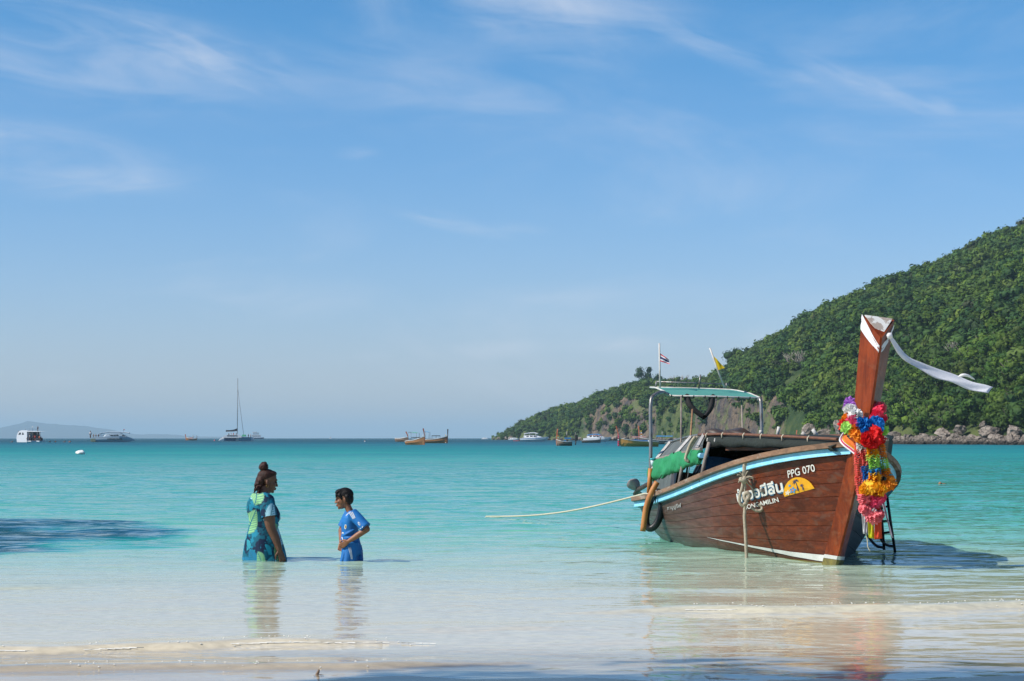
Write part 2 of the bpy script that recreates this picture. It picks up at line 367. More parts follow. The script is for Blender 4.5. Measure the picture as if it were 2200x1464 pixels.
# thin foam at the toe of the small breaking ripples
mat('foam_white', (.78, .76, .70), .8, nscale=30)
fm = MB(); rr = random.Random(3)
def foam_line(fn, x0, x1, off, wd, brk):
    x = x0
    while x < x1:
        y = float(fn(np.array(x))) + off + .012 * noise.noise(Vector((x * 7, off, 1)))
        wv = .8 * wd * (.35 + noise.noise(Vector((x * 3.1, 5 + off, 0)))) 
        if wv > brk:
            z = float(wave_np(np.array([x]), np.array([y]))[0]) + .006
            fm.add([(x, y - wv / 2, z - .002), (x + .05, y - wv / 2 + rr.uniform(-.006, .006), z - .002), (x + .05, y + wv / 2, z + .003), (x, y + wv / 2 + rr.uniform(-.006, .006), z + .003)], [(0, 1, 2, 3)])
        x += .042
foam_line(ridge_left, -3.6, -2.2, -.10, .016, .003); foam_line(ridge_left, -1.75, -.5, -.10, .016, .0025)
foam_line(ridge_right, .7, 1.7, -.13, .013, .004); foam_line(ridge_right, 3.2, 4.2, -.02, .012, .005)
for k in range(150):                                   # bubbles and flecks
    fn, a, b = rr.choice(((ridge_right, 1.3, 4.3), (ridge_foot, -3.2, -.6), (ridge_left, -3.4, -.6)))
    x = rr.uniform(a, b); y = float(fn(np.array(x))) + rr.gauss(.02, .09); z = float(wave_np(np.array([x]), np.array([y]))[0]) + .004; s_ = rr.uniform(.003, .008)
    fm.add([(x - s_, y - s_, z), (x + s_, y - s_, z), (x + s_, y + s_, z), (x - s_, y + s_, z), (x, y, z + s_ * .9)], [(0, 1, 4), (1, 2, 4), (2, 3, 4), (3, 0, 4)])
tag(fm.build('sea_foam', 'foam_white'), 'thin broken white foam along the small ripples', 'foam', kind='stuff')

# ------------------------------------------------------------------ the wooded headland
SHORE_D = [(1060, 1480), (1085, 1400), (1150, 1260), (1270, 1100), (1400, 950), (1550, 740), (1700, 560), (1800, 490), (1950, 430), (2200, 385), (2600, 340), (3000, 300), (3600, 260)]
RIDGE_W = [(1060, 30), (1085, 70), (1150, 160), (1270, 230), (1400, 260), (1500, 250), (1550, 240), (1700, 310), (1900, 410), (2200, 480), (2600, 520), (3600, 520)]
RIDGE_PY = [(1050, 945), (1070, 939), (1085, 928), (1110, 910), (1150, 890), (1200, 871), (1270, 854), (1340, 828), (1380, 812), (1430, 812), (1500, 817), (1530, 808), (1560, 788), (1600, 758), (1640, 731), (1690, 701), (1740, 669), (1800, 641), (1850, 623), (1900, 598), (1980, 573), (2050, 544), (2130, 504), (2200, 471), (2400, 380), (2700, 310), (3000, 300), (3600, 360)]
CLIFF = [(1050, 2.0), (1085, 3), (1150, 4), (1220, 5), (1260, 11), (1300, 17), (1350, 18), (1400, 14), (1450, 11), (1500, 13), (1560, 14), (1640, 12), (1700, 8), (1760, 4.5), (1850, 3), (3600, 3)]
def hill_D(px, v): return lerp_tab(SHORE_D, px) + lerp_tab(RIDGE_W, px) * v
def cliffness(px): return max(sst(1235, 1275, px) * (1 - sst(1395, 1425, px)), sst(1480, 1510, px) * (1 - sst(1665, 1710, px)))
def sst(a, b, x): x = min(1, max(0, (x - a) / (b - a))); return x * x * (3 - 2 * x)
def hill_pt(px, v):
    D = hill_D(px, v); Dr = hill_D(px, 1.0); H = max((941 - lerp_tab(RIDGE_PY, px)) * Dr / FPX - 3.2, .4)
    hc = min(lerp_tab(CLIFF, px), H * .8)
    u = (px - 1100) / FPX; P = Vector((u * D, D, 0)); vv = min(v, 1)
    rough = noise.fractal(Vector((P.x * .055, P.y * .03, 3)), .9, 2.1, 5) * 3.6 + noise.noise(Vector((P.x * .012, P.y * .008, 8))) * 4
    cl = sst(0, .13 + .04 * noise.noise(Vector((P.x * .03, 0, 2))), v)
    z = hc * cl + (H - hc) * (vv ** .92) + rough * min(1, max(v, 0) * 5) * (1 - .65 * max(0, 2 * v - 1 if v < 1 else 1))
    crag = noise.fractal(Vector((P.x * .16, P.y * .05, 5)), .8, 2.2, 5)
    rdg = 1 - abs(noise.noise(Vector((P.x * .09, P.y * .02, z * .05)))) * 2.2; fine_ = noise.fractal(Vector((P.x * .45, P.y * .1, z * .35)), .8, 2.2, 4)
    m_ = sst(0, .03, v) * (1 - sst(.1, .25, v))
    z += (crag * .20 + fine_ * .07) * hc * m_
    P.y += (crag * .9 + rdg * .55 + fine_ * .22) * hc * .62 * m_; P.x += fine_ * hc * .05 * m_
    if v < 0: z = v * 60
    if v > 1: z -= (v - 1) * Dr * .16
    P.z = z; return P
pxs = np.concatenate([np.arange(1056, 1230, 5), np.arange(1230, 1720, 2.5), np.arange(1720, 1800, 5), np.arange(1800, 2260, 9), np.arange(2260, 3600, 40)])
vs_ = np.concatenate([[-.12, -.02], np.linspace(0, .17, 52)[:-1], np.linspace(.17, 1.0, 46), [1.06, 1.15, 1.4, 1.8]])
Xg = np.zeros((len(vs_), len(pxs))); Yg = Xg.copy(); Zg = Xg.copy(); rock = Xg.copy()
for j, v in enumerate(vs_):
    for i, px in enumerate(pxs):
        P = hill_pt(px, v); Xg[j, i], Yg[j, i], Zg[j, i] = P
        k = cliffness(px); n = noise.noise(Vector((P.x * .05, P.y * .03, 1)))
        rock[j, i] = max(k * (1 - sst(.13 + n * .06, .21 + n * .06, v)), 1 - sst(.008, .022, v))
m, t, out = new_mat('hillside')
v = t.attr('loc'); rk = t.attr('rock', 'Fac')
st = t.noise(t.scale_vec(v, (.16, .05, .06)), 1, 7, .65, .6); st2 = t.noise(t.scale_vec(v, (.5, .2, .35)), 1, 6, .65, .4); gr = t.noise(t.scale_vec(v, (.05, .05, .08)), 1, 5, .6)
rc = t.mix(t.mapr(st, .36, .62), (.045, .042, .046), (.16, .115, .075)); rc = t.mix(t.mapr(st2, .45, .75, 0, .7), rc, (.23, .165, .11)); rc = t.mix(t.mapr(st2, .45, .25, 0, .85), rc, (.05, .048, .05))
gc = t.mix(t.mapr(gr, .35, .65), (.028, .055, .016), (.10, .12, .035))
rc = t.mix(t.mapr(gr, .50, .60, 0, .85), rc, (.10, .125, .04))
n = t.noise(t.scale_vec(v, (.3, .15, .3)), 1, 5, .6)
c = t.mix(t.mapr(t.math('ADD', rk, t.math('MULTIPLY', t.math('SUBTRACT', n, .5), .6)), .4, .6), gc, rc)
t.l.new(pbsdf(t, c, .9, .2, t.bump(st2, .9, 1.4)).outputs[0], out.inputs[0])
tag(grid_mesh('hillside', Xg, Yg, Zg, 'hillside', dict(rock=rock)), kind='structure')

# leaves
def leaf_mat(name, col, col2, rnd=.3):
    m, t, out = new_mat(name)
    oi = t.node('ShaderNodeObjectInfo'); v = t.attr('loc')
    n = t.noise(v, .9, 4, .6); n2 = t.noise(v, 5, 2, .6)
    c = t.mix(t.mapr(n, .35, .65), col2, col); c = t.mix(.25, c, t.mix(n2, tuple(x * .55 for x in col2), tuple(x * 1.3 for x in col)))
    hue = t.mapr(oi.outputs['Random'], 0, 1, 0, 1, smooth=False)
    gp = t.node('ShaderNodeNewGeometry'); pn = t.noise(t.scale_vec(gp.outputs['Position'], (.030, .012, .05)), 1, 4, .6, .5)     # stands of fresher and darker trees
    c = t.mix(t.mapr(pn, .46, .66, 0, .6), c, (.105, .165, .028)); c = t.mix(t.mapr(pn, .45, .3, 0, .6), c, (.022, .06, .014))
    c = t.mix(t.mapr(hue, .78, 1.0, 0, .5), c, (.13, .16, .03)); c = t.mix(t.mapr(hue, .05, 0, 0, .5), c, (.10, .085, .05))
    k = t.math('FRACT', t.math('MULTIPLY', oi.outputs['Random'], 7.13)); c = t.vmath('SCALE', c, sc=t.mapr(k, 0, 1, 1 - rnd, 1 + rnd, smooth=False))
    b = pbsdf(t, c, .6, .12); tr = t.node('ShaderNodeBsdfTranslucent'); t.l.new(c, tr.inputs[0]); mx = t.node('ShaderNodeMixShader'); t.put(mx.inputs[0], .16)
    t.l.new(b.outputs[0], mx.inputs[1]); t.l.new(tr.outputs[0], mx.inputs[2]); t.l.new(mx.outputs[0], out.inputs[0])
leaf_mat('foliage', (.062, .128, .017), (.020, .052, .010)); leaf_mat('foliage_fresh', (.12, .185, .020), (.045, .095, .014)); leaf_mat('foliage_far', (.054, .118, .028), (.020, .054, .017))
mat('bark', (.16, .13, .10), .9, nscale=6, stretch=(3, 3, .6)); mat('pale_bark', (.42, .37, .31), .9, nscale=6)
def crown_mb(seed, n_leaf, leaf, lobes=11, flat=.8, spread=1.0):
    """unit crown (radius about 1, base at z=0): leaf clumps on irregular lobes"""
    r = random.Random(seed); mb = MB(); L = []
    for i in range(lobes):
        a = r.uniform(0, 6.28); q = r.uniform(.15, .78) * spread; z = r.uniform(.45, 1.35) * flat
        q *= 1 - .35 * abs(z - .8 * flat); L.append((Vector((q * math.cos(a), q * math.sin(a), z)), r.uniform(.28, .52)))
    for c, rad in L:
        mb.blob(c, (rad * .74, rad * .74, rad * .62), 1, .5, r.randint(0, 99))
    for k in range(n_leaf):
        c, rad = r.choice(L); d = unit((r.gauss(0, 1), r.gauss(0, 1), r.gauss(.25, 1)))
        p = c + Vector((d.x, d.y, d.z * .85)) * rad * r.uniform(.72, 1.18)
        nrm = unit(d + Vector((r.gauss(0, .32), r.gauss(0, .32), r.gauss(.3, .32)))); a = nrm.orthogonal().normalized(); b = nrm.cross(a); th = r.uniform(0, 6.28)
        a, b = a * math.cos(th) + b * math.sin(th), b * math.cos(th) - a * math.sin(th); s_ = leaf * r.uniform(.6, 1.3)
        mb.add([p - a * s_, p - b * s_ * .55 + nrm * s_ * .15, p + a * s_, p + b * s_ * .55 - nrm * s_ * .1], [(0, 1, 2, 3)])
    return mb
def trunk_mb(seed, h=.9, r0=.09):
    r = random.Random(seed); mb = MB()
    top = Vector((r.uniform(-.12, .12), r.uniform(-.12, .12), h)); mb.tube([(0, 0, -.5), (top.x * .3, top.y * .3, h * .3), top], [r0 * 1.3, r0, r0 * .55], 7)
    for k in range(6):
        a = k * 1.05 + r.uniform(-.3, .3); p0 = top * r.uniform(.45, .95); e = Vector((math.cos(a) * .6, math.sin(a) * .6, h * r.uniform(.95, 1.35)))
        mb.tube([p0, (p0 + e) / 2 + Vector((0, 0, -.05)), e], [r0 * .45, r0 * .3, r0 * .12], 5)
    return mb
far_crowns = [crown_mb(100 + k, 190, .16, 8 + k % 4, (.8, .95, .65)[k % 3]) for k in range(7)]
near_crowns = [crown_mb(200 + k, 620, .10, 12 + k % 5, (.85, 1.0, .7, .9)[k % 4], 1.05) for k in range(8)]
trunks = [trunk_mb(300 + k) for k in range(4)]
near_me = [mb.mesh('crown', 'foliage_fresh' if k in (3, 6) else 'foliage') for k, mb in enumerate(near_crowns)]
trunk_me = [mb.mesh('trunk', 'bark') for mb in trunks]
def tree_obj(name, P, s, crown, trunk, label, group=None, rz=0.0, sz=1.0, mat_override=None):
    e = thing(name, label, 'tree', P, group); e.rotation_euler = (0, 0, rz)
    for nm, me in (('trunk', trunk), ('crown', crown)):
        o = bpy.data.objects.new(nm, me); C.objects.link(o); o.parent = e; o.scale = (s, s, s * sz)
    return e
r = random.Random(21)
near_spots = []
def clear_of_rock(px, v, P):
    n = noise.noise(Vector((P.x * .05, P.y * .03, 1)))
    k = cliffness(px)
    if v < (.03 if px < 1800 else .018): return False
    if k > .3 and v < .15 + n * .07: return noise.noise(Vector((P.x * .11, P.y * .02, P.z * .12))) > -.05 and r.random() < .8
    if 1610 < px < 1740 and v < .45 and noise.noise(Vector((P.x * .05, P.y * .02, 4))) > -.05: return r.random() < .15
    return True
def place_words(P):
    px = 1100 + FPX * P.x / P.y
    for lim, wd in ((1800, 'left of the garlands'), (1850, 'just left of the prow post'), (1905, 'behind the prow post'), (1960, 'just right of the prow post'), (2010, 'below the cloth knot'), (2065, 'below the middle of the cloth'), (2135, 'below the end of the cloth'), (2180, 'near the right edge')):
        if px < lim: return wd
    return 'at the right edge'
def tree_label(P, s, fresh):
    up = P.z < 6 and 'just above the rocks' or P.z < 16 and 'a little above the rocks' or 'higher on the slope'
    lb = ('large ' if s > 3.3 else 'small ' if s < 2.3 else 'middling ') + ('yellow-green' if fresh else 'dark green') + ' tree ' + up + ', ' + place_words(P)
    return lb, lb + ' (trees of the lower slope)'
# the trees nearest the shore, one by one
tries = 0
while len(near_spots) < 250 and tries < 9000:
    tries += 1; px = r.uniform(1760, 2290); v = .02 + abs(r.gauss(0, .11))
    P = hill_pt(px, v); s = r.choice((r.uniform(1.8, 2.8), r.uniform(2.6, 4.4)))
    if not clear_of_rock(px, v, P) or any((P - q).length < (s + qs) * .48 for q, qs in near_spots): continue
    near_spots.append((P, s))
for k, (P, s) in enumerate(near_spots):
    ci = r.randrange(8); fresh = ci in (3, 6)
    tree_obj('tree', P - Vector((0, 0, .3)), s, near_me[ci], trunk_me[k % 4],
             *tree_label(P, s, fresh), r.uniform(0, 6.28), r.uniform(.85, 1.15))
# a few that stand out
def lone(px, v, s, seed, label, mname='foliage', name='tree', lobes=9, leaf=.11, n=520, flat=1.0, spread=1.0, rise=0.0, tr='bark', trunk_h=.9):
    P = hill_pt(px, v) + Vector((0, 0, rise)); cm = crown_mb(seed, n, leaf, lobes, flat, spread).mesh('crown', mname); tm = trunk_mb(seed, trunk_h).mesh('trunk', tr)
    return tree_obj(name, P, s, cm, tm, label)
lone(1583, 1.0, 6.0, 41, 'airy tree leaning out alone from the hill ridge above the teal boat canopy', lobes=14, leaf=.075, n=900, flat=1.25, spread=1.25, rise=-1.2)
lone(1092, .5, 5.0, 42, 'small dark tree alone at the tip of the headland', 'foliage_far', lobes=8, flat=1.0, rise=-.5)
lone(1383, 1.0, 6.0, 43, 'pointed dark tree rising from the crest of the far headland', 'foliage_far', lobes=9, flat=1.5, rise=-1)
lone(1412, 1.0, 4.8, 45, 'round dark tree on the crest beside the pointed tree', 'foliage_far', lobes=9, flat=1.1, rise=-1)
lone(2178, .48, 4.4, 44, 'pale yellow-green tree halfway up the slope at the right edge', 'foliage_fresh', lobes=14, flat=1.0)
# the forest beyond: one mass, its crowns set out by geometry nodes
FR = []; 
while len(FR) < 10500:
    px = r.uniform(1072, 2330); v = r.uniform(.02, 1.05); D = hill_D(px, v)
    if r.random() > (D * lerp_tab(RIDGE_W, px)) / (900 * 420) * 1.25 + .06: continue
    P = hill_pt(px, v)
    if not clear_of_rock(px, v, P): continue
    if noise.noise(Vector((P.x * .035, P.y * .02, 9))) > .52: continue
    s = r.choice((r.uniform(1.4, 2.4), r.uniform(2.2, 4.6))) * (1.0 if px > 1500 else .9)
    if px > 1750 and v < .34 and any((P - q).length < (s + qs) * .42 for q, qs in near_spots): continue
    FR.append((P, s))
forest_me = bpy.data.meshes.new('forest'); forest_me.from_pydata([tuple(P - Vector((0, 0, .5))) for P, s in FR], [], [])
a = forest_me.attributes.new('size', 'FLOAT', 'POINT'); a.data.foreach_set('value', np.array([s for P, s in FR], dtype=np.float32))
forest = bpy.data.objects.new('forest', forest_me); C.objects.link(forest); tag(forest, 'dense green forest covering the hillside', 'forest', kind='stuff')
src = bpy.data.collections.new('forest_crowns')
for k, mb in enumerate(far_crowns):
    src.objects.link(bpy.data.objects.new('forest_crown', mb.mesh('forest_crown', 'foliage_fresh' if k == 4 else 'foliage_far' if k % 2 else 'foliage')))
ng = bpy.data.node_groups.new('forest', 'GeometryNodeTree'); ng.interface.new_socket('Geometry', in_out='INPUT', socket_type='NodeSocketGeometry'); ng.interface.new_socket('Geometry', in_out='OUTPUT', socket_type='NodeSocketGeometry')
gi = ng.nodes.new('NodeGroupInput'); go = ng.nodes.new('NodeGroupOutput'); mp_ = ng.nodes.new('GeometryNodeMeshToPoints'); ip = ng.nodes.new('GeometryNodeInstanceOnPoints'); ci_ = ng.nodes.new('GeometryNodeCollectionInfo')
ci_.inputs['Collection'].default_value = src; ci_.inputs['Separate Children'].default_value = True; ci_.inputs['Reset Children'].default_value = True
ip.inputs['Pick Instance'].default_value = True
ri = ng.nodes.new('FunctionNodeRandomValue'); ri.data_type = 'INT'; ri.inputs[4].default_value = 0; ri.inputs[5].default_value = 6
rv = ng.nodes.new('FunctionNodeRandomValue'); rv.data_type = 'FLOAT_VECTOR'; rv.inputs[0].default_value = (-.12, -.12, 0); rv.inputs[1].default_value = (.12, .12, 6.28)
na = ng.nodes.new('GeometryNodeInputNamedAttribute'); na.data_type = 'FLOAT'; na.inputs['Name'].default_value = 'size'
L = ng.links.new; L(gi.outputs[0], mp_.inputs['Mesh']); L(mp_.outputs[0], ip.inputs['Points']); L(ci_.outputs[0], ip.inputs['Instance']); L(ri.outputs[2], ip.inputs['Instance Index']); L(rv.outputs[0], ip.inputs['Rotation']); L(na.outputs[0], ip.inputs['Scale']); L(ip.outputs[0], go.inputs[0])
md = forest.modifiers.new('crowns', 'NODES'); md.node_group = ng

# shore rocks
m, t, out = new_mat('shore_rock')
v = t.attr('loc'); oi = t.node('ShaderNodeObjectInfo'); vv = t.vmath('ADD', v, t.vmath('SCALE', (11, 5, 7), sc=oi.outputs['Random']))
n1 = t.noise(vv, 1.3, 7, .65, .5); n2 = t.noise(vv, 5, 5, .65); vor = t.node('ShaderNodeTexVoronoi', feature='DISTANCE_TO_EDGE'); t.l.new(vv, vor.inputs['Vector']); t.put(vor.inputs['Scale'], 1.6)
c = t.mix(t.mapr(n1, .3, .7), (.15, .12, .10), (.36, .30, .245)); c = t.mix(t.mapr(n2, .55, .75, 0, .6), c, (.43, .37, .31))
c = t.vmath('SCALE', c, sc=t.mapr(oi.outputs['Random'], 0, 1, .7, 1.15, smooth=False))
g = t.node('ShaderNodeNewGeometry'); sz = t.node('ShaderNodeSeparateXYZ'); t.l.new(g.outputs['Position'], sz.inputs[0])
c = t.mix(t.mapr(t.math('ADD', sz.outputs[2], t.math('MULTIPLY', n1, 1.2)), .9, 1.9, 1, 0), c, (.045, .038, .03))    # wet, weed-dark band above the water
t.l.new(pbsdf(t, c, .9, .2, t.bump(t.math('ADD', n1, t.mapr(vor.outputs['Distance'], 0, .06)), .8, .25)).outputs[0], out.inputs[0])
def rock_mb(seed, cuts=15):
    r = random.Random(seed); bm = bmesh.new(); bmesh.ops.create_icosphere(bm, subdivisions=3, radius=1)
    P = [(unit((r.gauss(0, 1), r.gauss(0, 1), r.gauss(.1, 1))), r.uniform(.55, .92)) for k in range(cuts)]
    for v in bm.verts:
        for nrm, d in P:
            q = v.co.dot(nrm)
            if q > d: v.co -= nrm * (q - d)
        v.co *= 1 + .20 * noise.fractal(v.co * 1.9 + Vector((seed, 0, 0)), .7, 2.1, 5) - .12 * max(0, .12 - abs(noise.noise(v.co * 2.1 + Vector((0, seed, 3))))) / .12
    mb = MB(); mb.add([v.co.copy() for v in bm.verts], [tuple(x.index for x in f.verts) for f in bm.faces], False); bm.free(); return mb
rock_me = [rock_mb(k).mesh('rock', 'shore_rock') for k in range(9)]
def rock_obj(P, s, k, label, group=None, rot=None):
    o = bpy.data.objects.new('shore_rock', rock_me[k % 9]); C.objects.link(o); o.location = P; o.scale = s; o.rotation_euler = rot or (r.uniform(-.4, .4), r.uniform(-.4, .4), r.uniform(0, 6.28))
    return tag(o, label, 'rock', group)
rg = 'pale rocks along the foot of the wooded slope'
def rock_label(P, s, row):
    lb = ('large ' if s > .95 else 'small ' if s < .7 else '') + ('dark-footed rock at the waterline, ' if row == 0 else 'pale rock in the upper band, ') + place_words(P)
    return lb, lb + ' (shore rocks)'
for px in np.arange(1722, 2240, 4.4):                       # a tumbled band three rocks deep
    for row in range(2):
        px2 = px + r.uniform(-4, 4); D = lerp_tab(SHORE_D, px2) + row * 3.4 - 1.5 + r.uniform(-1, 1); top = .7 + row * .75
        s = r.uniform(.5, 1.2) * (1.15 if row else .95)
        if row == 1 and r.random() < .25: continue
        P = Vector(((px2 - 1100) / FPX * D, D, top - .55 + r.uniform(-.15, .3)))
        rock_obj(P, (s * r.uniform(.9, 1.5), s, s * r.uniform(.7, 1.15)), r.randrange(9), *rock_label(P, s, row))
def big_rock(px, py, w_px, h_px, k, label, off=2.5):
    w_px *= .85; h_px *= .72
    D = lerp_tab(SHORE_D, px) + off; P = at(px, py, D); sc = D / FPX
    rock_obj(P, (w_px / 2 * sc * 1.25, w_px / 2 * sc, h_px / 2 * sc * 1.3), k, label, None, (0, 0, r.uniform(0, 6)))
big_rock(1738, 926, 36, 34, 2, 'light grey cracked rock left of the flower garlands'); big_rock(1803, 918, 30, 40, 4, 'tall pale rock just left of the prow post'); big_rock(1770, 932, 44, 24, 1, 'broad pale rock between the cracked rock and the tall rock')
big_rock(2113, 914, 18, 22, 0, 'squared pale block perched at the top of the shore rocks', 6); big_rock(2062, 922, 34, 26, 5, 'tall leaning pale rock against the bushes', 5); big_rock(2128, 930, 60, 34, 3, 'large rounded pale rock on the shore near the right edge', 3)
big_rock(2025, 932, 40, 28, 7, 'wide pale rock slab on the shore under the leaning rock', 3); big_rock(2180, 928, 50, 36, 6, 'reddish pale rock mass at the right edge of the shore', 4); big_rock(1920, 936, 34, 26, 8, 'grey rock right behind the garlands at the waterline', 1)
for px in np.arange(1062, 1725, 13):                      # far, small rocks at the foot of the cliffs
    D = lerp_tab(SHORE_D, px) - 1; s = r.uniform(1.2, 2.6) * (1.15 if px < 1110 else .8)
    rock_obj(Vector(((px + r.uniform(-3, 3) - 1100) / FPX * D, D, .35)), (s * 1.3, s, s * r.uniform(.6, 1.1)), r.randrange(9), *(lambda w_: ('small rock at the foot of the far cliffs ' + w_, 'rocks at the foot of the cliffs ' + w_))(('at the headland tip' if px < 1110 else 'behind the white speedboats' if px < 1320 else 'behind the rose-roofed boat' if px < 1420 else 'behind the teal canopy' if px < 1640 else 'over the dark cabin roof')))
# leafless pale shrubs on the slope
for px, v, s in ((1958, .3, 2.4), (1700, .32, 3.2), (1722, .3, 3), (2048, .2, 2.2), (1470, .97, 3), (1446, .98, 3)):
    mb = MB(); rb = random.Random(px)
    for k in range(16):
        a = rb.uniform(0, 6.28); e = Vector((math.cos(a) * rb.uniform(.3, .9), math.sin(a) * .5, rb.uniform(.7, 1.5)))
        mb.tube([(0, 0, 0), e * .5 + Vector((rb.uniform(-.1, .1), 0, .1)), e], [.05, .035, .015], 4)
        for q in range(3): mb.tube([e * .7, e + Vector((rb.uniform(-.35, .35), rb.uniform(-.3, .3), rb.uniform(.1, .4)))], [.025, .01], 4)
    P = hill_pt(px, v); me = mb.mesh('bare_shrub', 'pale_bark'); o = bpy.data.objects.new('bare_shrub', me); C.objects.link(o); o.location = P + Vector((0, 0, 1.5)); o.scale = (s, s, s)
    tag(o, {1958: 'leafless pale shrub low on the slope just right of the prow post', 1700: 'left one of two leafless pale shrubs on the grassy slope left of the prow', 1722: 'right one of two leafless pale shrubs on the grassy slope left of the prow', 2048: 'leafless pale shrub among trees under the middle of the blowing cloth', 1470: 'right one of two leafless grey shrubs on the crest behind the canopy', 1446: 'left one of two leafless grey shrubs on the crest behind the canopy'}[px], 'shrub', 'leafless shrubs on the slope')

# ------------------------------------------------------------------ far island and the air
mat('island_rock', (.03, .06, .075), .95, nscale=.002)
ID = 15000.; pxs = np.linspace(-900, 500, 141); TAB = [(-900, 0), (-600, 26), (-350, 40), (-160, 22), (-60, 12), (0, 20), (60, 37), (110, 30), (160, 28), (230, 20), (290, 8), (350, 9), (400, 5), (470, 3), (500, 0)]
Xg = np.repeat(((pxs - 1100) / FPX * ID)[None], 7, 0); dv = np.array([-.9, -.5, -.2, 0, .2, .5, .9])[:, None]; Yg = ID + dv * 1300 + np.zeros_like(Xg)
hh = np.array([lerp_tab(TAB, p) + 2.2 * noise.fractal(Vector((p * .03, 0, 0)), .8, 2, 4) for p in pxs]) * ID / FPX
Zg = np.maximum(hh[None] * (1 - np.abs(dv)), -5); Zg[0] = -5; Zg[-1] = -5
tag(grid_mesh('island_hills', Xg, Yg, Zg, 'island_rock'), kind='structure')
m, t, out = new_mat('haze'); pv = t.node('ShaderNodeVolumePrincipled'); t.put(pv.inputs['Color'], (.60, .85, 1)); t.put(pv.inputs['Density'], 0.95e-4); t.put(pv.inputs['Anisotropy'], 0.0); t.l.new(pv.outputs[0], out.inputs['Volume'])
hz = MB(); hz.box((0, 24000, 90), (52000, 49000, 250)); hz = tag(hz.build('haze', 'haze'), kind='stuff')

# ------------------------------------------------------------------ the longtail boat
wood('hull_wood', (.185, .038, .012), (.082, .017, .007), .38, (.12, .07, .05), .45, (1.0, 10, 16), .22, fade=(.085, .066, .054))
wood('hull_wood_dull', (.105, .070, .052), (.055, .038, .030), .5, (.17, .15, .13), .6, (1.0, 10, 16))
wood('prow_wood', (.30, .058, .014), (.15, .026, .007), .30, (.30, .15, .08), .2, (14, 14, 1.0), .22)
wood('rail_wood', (.30, .165, .09), (.15, .085, .05), .65, (.38, .33, .28), .6, (1.2, 12, 12))
wood('grey_wood', (.30, .25, .21), (.17, .14, .12), .8, (.4, .36, .32), .4, (6, 6, 1.0))
m, t, out = new_mat('rail_blue')
v = t.attr('loc'); n = t.noise(t.scale_vec(v, (2.5, 10, 10)), 2.2, 7, .65, .5)
c = t.mix(t.mapr(n, .35, .65), (.20, .55, .78), (.33, .68, .86)); c = t.mix(t.mapr(t.noise(v, 9, 6, .7), .60, .68, 0, .9), c, (.62, .78, .84)); c = t.mix(t.mapr(t.noise(t.scale_vec(v, (2, 3, 3)), 7, 5, .7), .69, .73), c, (.06, .05, .05))
t.l.new(pbsdf(t, c, .45, .4).outputs[0], out.inputs[0])
mat('white_paint', (.72, .71, .68), .5, (.55, .54, .50), 6); mat('peeling_paint', (.70, .69, .66), .7, (.28, .20, .15), 9, lo=.47, hi=.52)
mat('algae', (.24, .20, .05), .8, (.12, .10, .04), 14); mat('hull_shaded', (.040, .042, .046), .5, (.025, .026, .03), 3, (1, 8, 8)); mat('bilge_dark', (.05, .04, .035), .8)
mat('lettering_white', (.74, .72, .66), .6, (.58, .55, .5), 30); mat('lettering_blue', (.06, .20, .34), .6, nscale=30); mat('lettering_faded', (.40, .39, .37), .7, (.22, .20, .18), 30)
mat('emblem_yellow', (.86, .42, .012), .5, (.72, .30, .008), 9, bump=.05); mat('emblem_navy', (.015, .035, .13), .5, nscale=20); mat('emblem_blue', (.09, .32, .60), .5, nscale=20); mat('emblem_pale', (.85, .72, .55), .5, nscale=20); mat('emblem_orange', (.8, .22, .05), .5, nscale=20)
mat('steel_pipe', (.24, .235, .23), .38, (.12, .09, .07), 5, (3, 3, 1), .5, metallic=.55, lo=.4, hi=.5); mat('rusty_pipe', (.20, .085, .045), .75, (.10, .045, .03), 8, (1, 5, 5)); mat('white_pipe', (.62, .61, .58), .5, (.45, .40, .35), 9); mat('bamboo_brown', (.34, .19, .09), .6, (.2, .1, .05), 9, (3, 3, .6))
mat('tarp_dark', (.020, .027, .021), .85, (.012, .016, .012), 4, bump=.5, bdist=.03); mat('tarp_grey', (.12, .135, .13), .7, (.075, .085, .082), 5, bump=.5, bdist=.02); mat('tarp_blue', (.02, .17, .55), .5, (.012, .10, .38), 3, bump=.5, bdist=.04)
mat('tarp_green', (.035, .33, .12), .55, (.022, .22, .08), 3, bump=.5, bdist=.03, trans=.15); mat('canopy_teal', (.16, .47, .40), .45, (.12, .38, .33), 3, (8, 1, 1), trans=.35, bump=.08); mat('black_cloth', (.010, .010, .011), .8)
mat('rubber_black', (.014, .014, .016), .42, (.022, .022, .024), 8); mat('hose_orange', (.50, .20, .055), .5, (.36, .13, .035), 7, (1, 1, .5)); mat('rope', (.46, .39, .29), .9, (.30, .25, .18), 40); mat('rope_pale', (.60, .55, .42), .9, (.42, .37, .27), 30)
mat('engine_dark', (.03, .03, .032), .5, (.09, .05, .03), 6); mat('propeller', (.25, .21, .22), .45, (.33, .28, .29), 5); mat('bucket_teal', (.04, .42, .48), .4); mat('skiff_red', (.5, .05, .03), .6); mat('green_paint', (.09, .30, .14), .6, (.2, .25, .18), 12)

